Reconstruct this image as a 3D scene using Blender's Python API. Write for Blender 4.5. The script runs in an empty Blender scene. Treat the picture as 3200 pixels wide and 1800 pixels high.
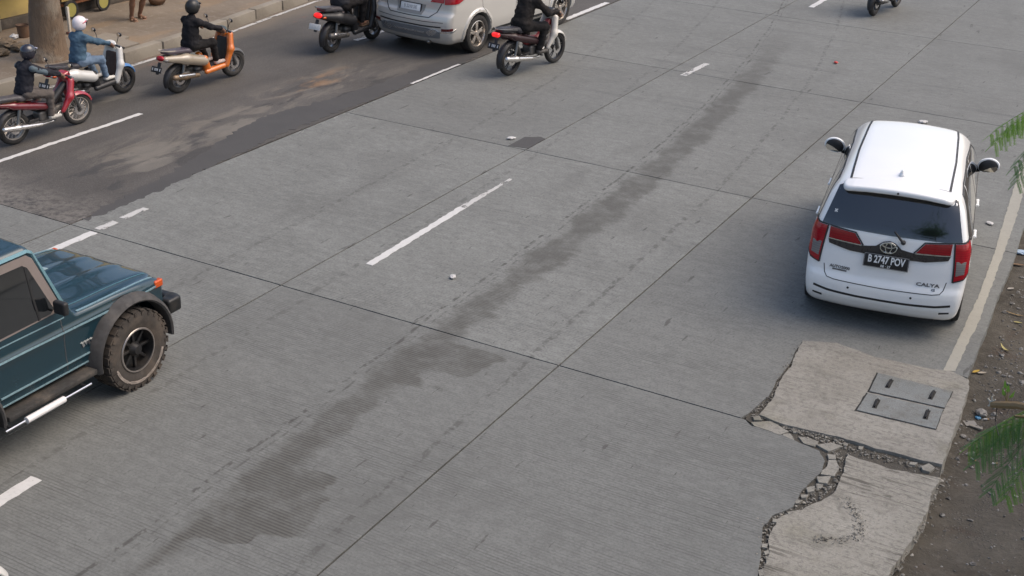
import bpy, bmesh, math, random
import numpy as np
from mathutils import Vector, Matrix, Euler, noise as mnoise
from mathutils.geometry import delaunay_2d_cdt

scene = bpy.context.scene
COL = scene.collection
random.seed(7)
RNG = np.random.default_rng(7)

# ------------------------------------------------------------------ camera
CAM_H = 6.0
FPX = 4029.2
YAW, PITCH, ROLL = -0.4928127, 0.4308439, 0.03788703
def cam_axes():
    cy, sy, cp, sp = math.cos(YAW), math.sin(YAW), math.cos(PITCH), math.sin(PITCH)
    f = Vector((sy*cp, cy*cp, -sp)); r = Vector((cy, -sy, 0)); u = r.cross(f)
    c, s = math.cos(ROLL), math.sin(ROLL)
    return r*c+u*s, u*c-r*s, f
CR, CU, CF = cam_axes()
cam_data = bpy.data.cameras.new('camera')
cam = bpy.data.objects.new('camera', cam_data); COL.objects.link(cam)
cam_data.sensor_width = 36.0
cam_data.lens = 36.0*FPX/3200.0
cam_data.clip_start = 0.05; cam_data.clip_end = 2000
M = Matrix((CR, CU, -CF)).transposed().to_4x4()
M.translation = Vector((0, 0, CAM_H))
cam.matrix_world = M
scene.camera = cam
scene.render.resolution_x, scene.render.resolution_y = 1024, 576

# ------------------------------------------------------------------ light
SUN_EL, SUN_AZ = math.radians(54), math.radians(58)   # azimuth measured from +Y towards +X
world = bpy.data.worlds.new('World'); scene.world = world
world.use_nodes = True
wn = world.node_tree
bg = wn.nodes['Background']
sky = wn.nodes.new('ShaderNodeTexSky'); sky.sky_type = 'NISHITA'; sky.sun_disc = False
sky.sun_elevation = SUN_EL; sky.sun_rotation = SUN_AZ
sky.air_density = 1.0; sky.dust_density = 4.5; sky.ozone_density = 1.0
wn.links.new(sky.outputs['Color'], bg.inputs['Color'])
bg.inputs['Strength'].default_value = 0.15
sun_data = bpy.data.lights.new('sun', 'SUN'); sun_data.energy = 0.85; sun_data.angle = math.radians(50)
sun_data.color = (1.0, 0.86, 0.70)
sun = bpy.data.objects.new('sun', sun_data); COL.objects.link(sun)
sd = Vector((math.sin(SUN_AZ)*math.cos(SUN_EL), math.cos(SUN_AZ)*math.cos(SUN_EL), math.sin(SUN_EL)))
sun.rotation_euler = sd.to_track_quat('Z', 'Y').to_euler(); sun.location = sd*30
vs = scene.view_settings
vs.view_transform = 'Standard'; vs.look = 'None'; vs.gamma = 1.0; vs.exposure = 0.50
vs.use_curve_mapping = False

# ------------------------------------------------------------------ layout helper
def at(px, py, z=0.0):
    """world point on the level z seen at a photo pixel (3200 x 1800)"""
    d = CR*((px-1600)/FPX) - CU*((py-900)/FPX) + CF
    t = (z-CAM_H)/d.z
    return Vector((d.x*t, d.y*t, z))
def at_depth(px, py, depth):
    d = CR*((px-1600)/FPX) - CU*((py-900)/FPX) + CF
    return Vector((0, 0, CAM_H)) + d*depth

# ------------------------------------------------------------------ material helpers
class NT:
    def __init__(s, name):
        s.m = bpy.data.materials.new(name); s.m.use_nodes = True
        s.t = s.m.node_tree; s.b = s.t.nodes['Principled BSDF']
        s.out = s.t.nodes['Material Output']
    def n(s, typ, **kw):
        x = s.t.nodes.new(typ)
        for k, v in kw.items(): setattr(x, k, v)
        return x
    def l(s, a, b): s.t.links.new(a, b)
    def put(s, sock, v):
        if hasattr(v, 'is_linked') or hasattr(v, 'links'): s.l(v, sock)
        else:
            try: sock.default_value = v
            except Exception: sock.default_value = (v, v, v)
    def pos(s): return s.n('ShaderNodeNewGeometry').outputs['Position']
    def obj(s): return s.n('ShaderNodeTexCoord').outputs['Object']
    def rnd(s): return s.n('ShaderNodeObjectInfo').outputs['Random']
    def sep(s, v):
        x = s.n('ShaderNodeSeparateXYZ'); s.l(v, x.inputs[0]); return x.outputs
    def comb(s, x, y, z):
        c = s.n('ShaderNodeCombineXYZ')
        for i, v in enumerate((x, y, z)): s.put(c.inputs[i], v)
        return c.outputs[0]
    def scale(s, v, sc):
        x = s.n('ShaderNodeMapping'); s.l(v, x.inputs[0]); x.inputs['Scale'].default_value = sc; return x.outputs[0]
    def noise(s, v, sc, det=3.0, ro=.55, dist=0.0, out='Fac'):
        x = s.n('ShaderNodeTexNoise'); s.l(v, x.inputs['Vector'])
        x.inputs['Scale'].default_value = sc; x.inputs['Detail'].default_value = det
        x.inputs['Roughness'].default_value = ro; x.inputs['Distortion'].default_value = dist
        return x.outputs[out]
    def vor(s, v, sc, feat='F1', out='Distance'):
        x = s.n('ShaderNodeTexVoronoi', feature=feat); s.l(v, x.inputs['Vector']); x.inputs['Scale'].default_value = sc
        return x.outputs[out]
    def math(s, op, a, b=0.0, c=0.0, clamp=False):
        x = s.n('ShaderNodeMath', operation=op, use_clamp=clamp)
        s.put(x.inputs[0], a); s.put(x.inputs[1], b)
        if op in ('MULTIPLY_ADD', 'COMPARE', 'SMOOTH_MIN', 'SMOOTH_MAX'): s.put(x.inputs[2], c)
        return x.outputs[0]
    def rng(s, v, a, b, c=0.0, d=1.0):
        x = s.n('ShaderNodeMapRange', interpolation_type='SMOOTHSTEP')
        s.put(x.inputs[0], v); x.inputs[1].default_value = a; x.inputs[2].default_value = b
        x.inputs[3].default_value = c; x.inputs[4].default_value = d
        return x.outputs[0]
    def mix(s, f, a, b, mode='MIX'):
        x = s.n('ShaderNodeMix', data_type='RGBA', blend_type=mode)
        s.put(x.inputs[0], f)
        for i, v in ((6, a), (7, b)):
            if isinstance(v, (tuple, list)): x.inputs[i].default_value = (*v[:3], 1)
            elif isinstance(v, (int, float)): x.inputs[i].default_value = (v, v, v, 1)
            else: s.l(v, x.inputs[i])
        return x.outputs[2]
    def bump(s, h, strength=.3, dist=.01, prev=None):
        x = s.n('ShaderNodeBump'); s.put(x.inputs['Height'], h)
        x.inputs['Strength'].default_value = strength; x.inputs['Distance'].default_value = dist
        if prev is not None: s.l(prev, x.inputs['Normal'])
        return x.outputs[0]
    def set(s, **kw):
        for k, v in kw.items():
            nm = {'col': 'Base Color', 'rough': 'Roughness', 'metal': 'Metallic', 'coat': 'Coat Weight', 'spec': 'Specular IOR Level',
                  'normal': 'Normal', 'alpha': 'Alpha', 'emis': 'Emission Color', 'estr': 'Emission Strength', 'sss': 'Subsurface Weight',
                  'crough': 'Coat Roughness', 'trans': 'Transmission Weight'}[k]
            if isinstance(v, (tuple, list)) and len(v) == 3: v = (*v, 1)
            s.put(s.b.inputs[nm], v)
        return s.m

MATS = {}
def smat(name, col, rough=.5, metal=0.0, coat=0.0, var=.12, vs=9.0, bump=0.0, bs=80.0, dirt=0.0, dirtcol=(.16, .13, .10), spec=.5, estr=0.0, emis=None):
    """plain procedural material: base colour with noise variation, roughness break-up, fine bump and dust"""
    if name in MATS: return MATS[name]
    n = NT(name); p = n.obj()
    nz = n.noise(p, vs, 4)
    c = n.mix(nz, tuple(max(0, x*(1-var)) for x in col), tuple(min(1, x*(1+var)) for x in col))
    if dirt > 0:
        d = n.rng(n.noise(p, vs*.45, 6, .65), .42, .75)
        c = n.mix(n.math('MULTIPLY', d, dirt), c, dirtcol)
    r = n.rng(n.noise(p, vs*2.3, 3), .3, .7, max(0.02, rough*.8), min(1, rough*1.2))
    n.set(col=c, rough=r, metal=metal, coat=coat, spec=spec, crough=.06)
    if bump: n.set(normal=n.bump(n.noise(p, bs, 3), bump, .004))
    if estr: n.set(emis=emis or col, estr=estr)
    MATS[name] = n.m
    return n.m

# ------------------------------------------------------------------ object helpers
def setp(o, label=None, cat=None, group=None, kind=None):
    if label: o['label'] = label
    if cat: o['category'] = cat
    if group: o['group'] = group
    if kind: o['kind'] = kind
    return o
def empty(name, loc=(0, 0, 0), rz=0.0, parent=None, rx=0.0, ry=0.0, sc=1.0):
    o = bpy.data.objects.new(name, None); COL.objects.link(o)
    o.empty_display_size = .2
    o.location = loc; o.rotation_euler = (rx, ry, rz); o.scale = (sc, sc, sc)
    if parent: o.parent = parent
    return o
def thing(name, label, cat, loc=(0, 0, 0), rz=0.0, group=None, sc=1.0, rx=0.0, ry=0.0):
    return setp(empty(name, loc, rz, sc=sc, rx=rx, ry=ry), label, cat, group)
def obj(name, V, F, mat, parent=None, smooth=True, normals=None, angle=None):
    me = bpy.data.meshes.new(name)
    me.from_pydata([tuple(map(float, v)) for v in V], [], [tuple(int(i) for i in f) for f in F])
    me.update()
    if smooth:
        me.polygons.foreach_set('use_smooth', [True]*len(me.polygons))
        if angle is not None:
            try: me.set_sharp_from_angle(angle=math.radians(angle))
            except Exception: pass
    if normals is not None:
        me.normals_split_custom_set_from_vertices([tuple(map(float, v)) for v in normals])
    if mat: me.materials.append(mat)
    o = bpy.data.objects.new(name, me); COL.objects.link(o)
    if parent: o.parent = parent
    return o
class MB:
    """collects simple shapes into one mesh"""
    def __init__(s): s.V = []; s.F = []
    def add(s, V, F):
        b = len(s.V); s.V += [tuple(v) for v in V]; s.F += [tuple(i+b for i in f) for f in F]; return s
    def box(s, c, d, rot=None, bev=0.0):
        bm = bmesh.new(); bmesh.ops.create_cube(bm, size=1)
        bmesh.ops.scale(bm, vec=d, verts=bm.verts)
        if bev: bmesh.ops.bevel(bm, geom=bm.edges[:], offset=bev, segments=2, affect='EDGES', profile=.5)
        if rot is not None: bmesh.ops.transform(bm, matrix=Euler(rot).to_matrix().to_4x4(), verts=bm.verts)
        bmesh.ops.translate(bm, vec=c, verts=bm.verts)
        bm.verts.index_update()
        s.add([v.co[:] for v in bm.verts], [[v.index for v in f.verts] for f in bm.faces]); bm.free(); return s
    def tube(s, pts, r, n=8, cap=True):
        pts = [Vector(p) for p in pts]
        rs = r if isinstance(r, (list, tuple)) else [r]*len(pts)
        V = []; F = []
        prev = None
        for i, p in enumerate(pts):
            t = (pts[min(i+1, len(pts)-1)]-pts[max(i-1, 0)]).normalized()
            a = prev if prev is not None else (Vector((0, 0, 1)) if abs(t.z) < .9 else Vector((1, 0, 0)))
            u = (a - t*a.dot(t)).normalized(); prev = u; w = t.cross(u)
            for k in range(n):
                an = 2*math.pi*k/n
                V.append(p + (u*math.cos(an)+w*math.sin(an))*rs[i])
        for i in range(len(pts)-1):
            for k in range(n):
                F.append((i*n+k, i*n+(k+1) % n, (i+1)*n+(k+1) % n, (i+1)*n+k))
        if cap:
            F.append(tuple(range(n))[::-1]); F.append(tuple(range((len(pts)-1)*n, len(pts)*n)))
        return s.add(V, F)
    def lathe(s, prof, c, axis='x', n=32, closed=True):
        """prof: list of (along, radius)"""
        V = []; F = []; m = len(prof)
        for k in range(n):
            a = 2*math.pi*k/n
            for (t, r) in prof:
                p, q = r*math.cos(a), r*math.sin(a)
                v = {'x': (t, p, q), 'y': (q, t, p), 'z': (p, q, t)}[axis]
                V.append((v[0]+c[0], v[1]+c[1], v[2]+c[2]))
        for k in range(n):
            k2 = (k+1) % n
            for j in range(m if closed else m-1):
                j2 = (j+1) % m
                F.append((k*m+j, k*m+j2, k2*m+j2, k2*m+j))
        return s.add(V, F)
    def prism(s, poly, z0, z1, tri=True):
        """poly: list of (x, y) ccw"""
        n = len(poly)
        V = [(x, y, z0) for x, y in poly] + [(x, y, z1) for x, y in poly]
        F = [(i, (i+1) % n, n+(i+1) % n, n+i) for i in range(n)]
        r = delaunay_2d_cdt([Vector(p[:2]) for p in poly], [], [list(range(n))], 1, 1e-6)
        if len(r[0]) == n:
            mp = [min(range(n), key=lambda j: (Vector(poly[j][:2])-v).length) for v in r[0]]
            for f in r[2]:
                a = [mp[i] for i in f]
                F.append(tuple(n+i for i in a)); F.append(tuple(i for i in reversed(a)))
        else:
            F.append(tuple(range(n, 2*n))); F.append(tuple(range(n))[::-1])
        return s.add(V, F)
    def make(s, name, mat, parent=None, smooth=True, angle=35):
        return obj(name, s.V, s.F, mat, parent, smooth, angle=angle)

# ------------------------------------------------------------------ implicit surfaces
def snets(D, lo, h):
    S = D < 0
    nx, ny, nz = D.shape
    acc = np.zeros((nx-1, ny-1, nz-1, 3)); cnt = np.zeros((nx-1, ny-1, nz-1))
    edges = []
    for ax in range(3):
        sl0 = [slice(None)]*3; sl1 = [slice(None)]*3
        sl0[ax] = slice(0, -1); sl1[ax] = slice(1, None)
        a, b = D[tuple(sl0)], D[tuple(sl1)]
        cr = (a < 0) != (b < 0)
        idx = np.argwhere(cr)
        t = a[cr]/(a[cr]-b[cr])
        p = idx.astype(float); p[:, ax] += t
        edges.append((ax, idx, a[cr] < 0))
        o1, o2 = [i for i in range(3) if i != ax]
        for d1 in (0, 1):
            for d2 in (0, 1):
                c = idx.copy(); c[:, o1] -= d1; c[:, o2] -= d2
                ok = (c >= 0).all(1) & (c[:, 0] < nx-1) & (c[:, 1] < ny-1) & (c[:, 2] < nz-1)
                np.add.at(acc, tuple(c[ok].T), p[ok]); np.add.at(cnt, tuple(c[ok].T), 1)
    act = cnt > 0
    vid = -np.ones(cnt.shape, int); vid[act] = np.arange(act.sum())
    V = acc[act]/cnt[act][:, None]*h + np.array(lo)
    Fs = []
    for ax, idx, inside in edges:
        o1, o2 = (ax+1) % 3, (ax+2) % 3
        q = []
        ok = (idx[:, o1] > 0) & (idx[:, o2] > 0)
        ok &= (idx[:, o1] < cnt.shape[o1]) & (idx[:, o2] < cnt.shape[o2])
        i = idx[ok]; ins = inside[ok]
        for d1, d2 in ((1, 1), (0, 1), (0, 0), (1, 0)):
            c = i.copy(); c[:, o1] -= d1; c[:, o2] -= d2
            q.append(vid[tuple(c.T)])
        q = np.stack(q, 1)
        q[~ins] = q[~ins][:, ::-1]
        Fs.append(q)
    return V, np.concatenate(Fs)
def grad(F, P, e=1e-3):
    G = np.zeros_like(P)
    for a in range(3):
        d = np.zeros(3); d[a] = e
        G[:, a] = (F(*(P+d).T)-F(*(P-d).T))/(2*e)
    return G
def surf(F, lo, hi, h, newton=3):
    lo = np.array(lo, float)-2*h; hi = np.array(hi, float)+2*h
    ax = [np.arange(lo[i], hi[i]+h, h) for i in range(3)]
    X, Y, Z = np.meshgrid(*ax, indexing='ij')
    V, Fc = snets(F(X, Y, Z), lo, h)
    for _ in range(newton):
        G = grad(F, V); g2 = (G*G).sum(1)+1e-9
        st = (F(*V.T)/g2)[:, None]*G
        L = np.linalg.norm(st, axis=1)[:, None]
        V = V - st*np.minimum(1, .5*h/np.maximum(L, 1e-9))
    N = grad(F, V, h*.35); N /= np.linalg.norm(N, axis=1)[:, None]+1e-9
    return V, Fc, N
def smin(a, b, k):
    if k <= 0: return np.minimum(a, b)
    h = np.maximum(k-np.abs(a-b), 0)/k
    return np.minimum(a, b)-h*h*k*.25
def smax(a, b, k): return -smin(-a, -b, k)
# primitives: (function, centre, reach)
def rc(a, b, r1, r2=None, sx=1.0):
    a = np.array(a, float); b = np.array(b, float); r2 = r1 if r2 is None else r2
    d = b-a; L2 = max(d@d, 1e-9)
    def f(x, y, z):
        t = np.clip(((x-a[0])*d[0]+(y-a[1])*d[1]+(z-a[2])*d[2])/L2, 0, 1)
        dx, dy, dz = x-a[0]-d[0]*t, y-a[1]-d[1]*t, z-a[2]-d[2]*t
        return np.sqrt((dx/sx)**2+dy*dy+dz*dz)-(r1+(r2-r1)*t)
    m = max(r1, r2)*max(1, sx)
    return f, np.minimum(a, b)-m, np.maximum(a, b)+m
def el(c, r, rot=None):
    c = np.array(c, float); r = np.array(r, float)
    R = np.array(Euler(rot).to_matrix()) if rot else np.eye(3)
    def f(x, y, z):
        px, py, pz = x-c[0], y-c[1], z-c[2]
        qx = R[0, 0]*px+R[1, 0]*py+R[2, 0]*pz; qy = R[0, 1]*px+R[1, 1]*py+R[2, 1]*pz; qz = R[0, 2]*px+R[1, 2]*py+R[2, 2]*pz
        k0 = np.sqrt((qx/r[0])**2+(qy/r[1])**2+(qz/r[2])**2)
        k1 = np.sqrt((qx/r[0]**2)**2+(qy/r[1]**2)**2+(qz/r[2]**2)**2)+1e-6
        return k0*(k0-1)/k1
    m = r.max() if rot else r
    return f, c-m, c+m
def bx(c, hd, r=.02, rot=None):
    c = np.array(c, float); hd = np.array(hd, float)-r
    R = np.array(Euler(rot).to_matrix()) if rot else np.eye(3)
    def f(x, y, z):
        px, py, pz = x-c[0], y-c[1], z-c[2]
        qx = np.abs(R[0, 0]*px+R[1, 0]*py+R[2, 0]*pz)-hd[0]
        qy = np.abs(R[0, 1]*px+R[1, 1]*py+R[2, 1]*pz)-hd[1]
        qz = np.abs(R[0, 2]*px+R[1, 2]*py+R[2, 2]*pz)-hd[2]
        o = np.sqrt(np.maximum(qx, 0)**2+np.maximum(qy, 0)**2+np.maximum(qz, 0)**2)
        return o+np.minimum(np.maximum(np.maximum(qx, qy), qz), 0)-r
    m = (np.linalg.norm(hd)+r) if rot else hd+r
    return f, c-m, c+m
def blob(prims, h=.02, k=.03, wob=0.0, wf=9.0, cut=None):
    """smooth union of primitives as one mesh"""
    lo = np.min([p[1] for p in prims], 0); hi = np.max([p[2] for p in prims], 0)
    def F(x, y, z):
        d = None
        for f, a, b in prims:
            v = f(x, y, z); d = v if d is None else smin(d, v, k)
        if cut is not None: d = np.maximum(d, cut(x, y, z))
        return d
    lo2 = lo-2*h-k*.3; hi2 = hi+2*h+k*.3
    ax = [np.arange(lo2[i], hi2[i]+h, h) for i in range(3)]
    D = np.full([len(a) for a in ax], 9.0)
    for f, a, b in prims:
        m = k+2.5*h
        s = [slice(max(0, int((a[i]-m-lo2[i])/h)), min(len(ax[i]), int((b[i]+m-lo2[i])/h)+2)) for i in range(3)]
        X, Y, Z = np.meshgrid(ax[0][s[0]], ax[1][s[1]], ax[2][s[2]], indexing='ij')
        D[tuple(s)] = smin(D[tuple(s)], f(X, Y, Z), k)
    if cut is not None:
        X, Y, Z = np.meshgrid(*ax, indexing='ij'); D = np.maximum(D, cut(X, Y, Z))
    V, Fc = snets(D, lo2, h)
    for _ in range(2):
        G = grad(F, V); g2 = (G*G).sum(1)+1e-9
        st = (F(*V.T)/g2)[:, None]*G
        L = np.linalg.norm(st, axis=1)[:, None]
        V = V-st*np.minimum(1, .4*h/np.maximum(L, 1e-9))
    if wob:
        N = grad(F, V, h*.5); N /= np.linalg.norm(N, axis=1)[:, None]+1e-9
        w = np.array([mnoise.noise(Vector((p[0]*wf, p[1]*wf, p[2]*wf*1.6)))+.5*mnoise.noise(Vector((p[0]*wf*2.3+7, p[1]*wf*2.3, p[2]*wf*3))) for p in V])
        V = V+N*(w*wob)[:, None]
    return V, Fc
def bpart(name, prims, mat, parent, h=.02, k=.03, wob=0.0, wf=9.0, cut=None):
    V, F = blob(prims, h, k, wob, wf, cut)
    return obj(name, V, F, mat, parent, True)
def pchip(xs, ys):
    xs = np.array(xs, float); ys = np.array(ys, float)
    d = np.diff(ys)/np.diff(xs); m = np.zeros(len(xs)); m[0] = d[0]; m[-1] = d[-1]
    for i in range(1, len(xs)-1):
        if d[i-1]*d[i] > 0:
            w1 = 2*(xs[i+1]-xs[i])+(xs[i]-xs[i-1]); w2 = (xs[i+1]-xs[i])+2*(xs[i]-xs[i-1])
            m[i] = (w1+w2)/(w1/d[i-1]+w2/d[i])
    def f(x):
        x = np.clip(x, xs[0], xs[-1]); i = np.clip(np.searchsorted(xs, x)-1, 0, len(xs)-2)
        h = xs[i+1]-xs[i]; t = (x-xs[i])/h
        return ((1+2*t)*(1-t)**2)*ys[i]+t*(1-t)**2*h*m[i]+t*t*(3-2*t)*ys[i+1]+t*t*(t-1)*h*m[i+1]
    return f
# ---- laying panels on an implicit body
class Drape:
    def __init__(s, F): s.F = F
    def hit(s, O, D, tmax=2.5, n=160):
        """first crossing of the body along rays O + t D"""
        O = np.array(O, float); D = np.array(D, float)
        t0 = np.zeros(len(O)); done = np.zeros(len(O), bool); ta = np.zeros(len(O)); tb = np.full(len(O), tmax)
        dt = tmax/n; prev = s.F(*(O).T)
        for i in range(1, n+1):
            v = s.F(*(O+D*(i*dt)).T)
            c = (~done) & (v <= 0)
            ta[c] = (i-1)*dt; tb[c] = i*dt; done |= c
        for _ in range(18):
            tm = (ta+tb)/2; v = s.F(*(O+D*tm[:, None]).T); i = v <= 0
            tb = np.where(i, tm, tb); ta = np.where(i, ta, tm)
        P = O+D*tb[:, None]
        N = grad(s.F, P, .004); N /= np.linalg.norm(N, axis=1)[:, None]+1e-9
        return P, N, done
    def frame(s, axis):
        # returns (U, V, O, D): point = O + u U + v V, ray D
        if axis == 'rear': return np.array([1, 0, 0.]), np.array([0, 0, 1.]), np.array([0, -1.6, 0]), np.array([0, 1., 0])
        if axis == 'front': return np.array([1, 0, 0.]), np.array([0, 0, 1.]), np.array([0, 4.4, 0]), np.array([0, -1., 0])
        if axis == 'right': return np.array([0, 1, 0.]), np.array([0, 0, 1.]), np.array([1.6, 0, 0]), np.array([-1., 0, 0])
        if axis == 'left': return np.array([0, 1, 0.]), np.array([0, 0, 1.]), np.array([-1.6, 0, 0]), np.array([1., 0, 0])
        if axis == 'top': return np.array([1, 0, 0.]), np.array([0, 1, 0.]), np.array([0, 0, 2.6]), np.array([0, 0, -1.])
        return axis
    def project(s, axis, uv, tmax=3.0):
        U, V, O, D = s.frame(axis); uv = np.array(uv, float)
        return s.hit(O+uv[:, :1]*U+uv[:, 1:]*V, np.broadcast_to(D, (len(uv), 3)), tmax)
    def panel(s, name, axis, poly, mat, parent, off=.004, thick=.012, res=.05, tmax=3.0, smooth=True):
        poly = [Vector(p) for p in poly]
        n = len(poly); B = []
        for i in range(n):
            a, b = poly[i], poly[(i+1) % n]; m = max(1, int((b-a).length/res))
            for k in range(m): B.append(a+(b-a)*(k/m))
        nb = len(B)
        us = [p.x for p in B]; vs_ = [p.y for p in B]
        I = []
        u = min(us)+res*.5
        while u < max(us):
            v = min(vs_)+res*.5
            while v < max(vs_):
                q = Vector((u, v)); c = False
                for i in range(nb):
                    a, b = B[i], B[(i+1) % nb]
                    if (a.y > v) != (b.y > v) and u < (b.x-a.x)*(v-a.y)/(b.y-a.y)+a.x: c = not c
                if c and min((q-p).length for p in B) > res*.45: I.append(q)
                v += res
            u += res
        r = delaunay_2d_cdt(B+I, [(i, (i+1) % nb) for i in range(nb)], [], 1, 1e-6)
        uv = [(p.x, p.y) for p in r[0]]
        P, N, ok = s.project(axis, uv, tmax)
        D = s.frame(axis)[3]
        top = P+N*off
        base = P-N*thick*.5
        F = []
        for f in r[2]:
            a, b, c = (top[i] for i in f[:3])
            f = tuple(f)
            if np.dot(np.cross(b-a, c-a), D) > 0: f = f[::-1]
            F.append(f)
        cnt = {}
        for f in F:
            for i in range(len(f)):
                e = (f[i], f[(i+1) % len(f)]); cnt[tuple(sorted(e))] = cnt.get(tuple(sorted(e)), []) + [e]
        k = len(top)
        for e in cnt.values():
            if len(e) == 1:
                a, b = e[0]; F.append((b, a, k+a, k+b))
        o = obj(name, np.concatenate([top, base]), F, mat, parent, smooth, angle=40)
        return o
    def line(s, name, axis, pts, mat, parent, w=.008, off=.0015, res=.03, tmax=3.0, h=None, closed=False):
        """thin strip following the body along a polyline"""
        Q = []
        pts = [Vector(p) for p in pts]
        if closed: pts.append(pts[0].copy())
        for a, b in zip(pts[:-1], pts[1:]):
            m = max(1, int((b-a).length/res))
            for k in range(m): Q.append(a+(b-a)*(k/m))
        Q.append(pts[-1])
        P, N, ok = s.project(axis, [(q.x, q.y) for q in Q], tmax)
        T = np.gradient(P, axis=0); T /= np.linalg.norm(T, axis=1)[:, None]+1e-9
        S = np.cross(T, N)
        hh = off
        V = np.concatenate([P-S*w*.5-N*.004, P-S*w*.5+N*hh, P+S*w*.5+N*hh, P+S*w*.5-N*.004])
        n = len(P); F = []
        for i in range(n-1):
            for j in range(3):
                F.append((j*n+i, j*n+i+1, (j+1)*n+i+1, (j+1)*n+i))
        return obj(name, V, F, mat, parent, False)
    def place(s, axis, u, v, tmax=3.0):
        P, N, ok = s.project(axis, [(u, v)], tmax); return Vector(P[0]), Vector(N[0])
def rail_text(txt, size, ext=.002, bold=0.0, sx=1.0):
    """text as mesh data: verts, faces, centred, in the xz plane facing -y"""
    cu = bpy.data.curves.new('lettering', 'FONT'); cu.body = txt; cu.size = size; cu.extrude = ext; cu.offset = bold
    cu.align_x = 'CENTER'; cu.align_y = 'CENTER'; cu.resolution_u = 3
    o = bpy.data.objects.new('lettering', cu); COL.objects.link(o)
    dg = bpy.context.evaluated_depsgraph_get(); me = o.evaluated_get(dg).to_mesh()
    V = [(v.co.x*sx, -v.co.z, v.co.y) for v in me.vertices]; F = [tuple(p.vertices) for p in me.polygons]
    o.evaluated_get(dg).to_mesh_clear(); bpy.data.objects.remove(o); bpy.data.curves.remove(cu)
    return V, F
def xf(V, M): return [M @ Vector(v) for v in V]
# ================================================================== SETTING
T1, T2, SLAB = 10.157, 15.80, 5.5
J_A, J_1, J_2 = -11.55, -8.35, -4.896

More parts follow.
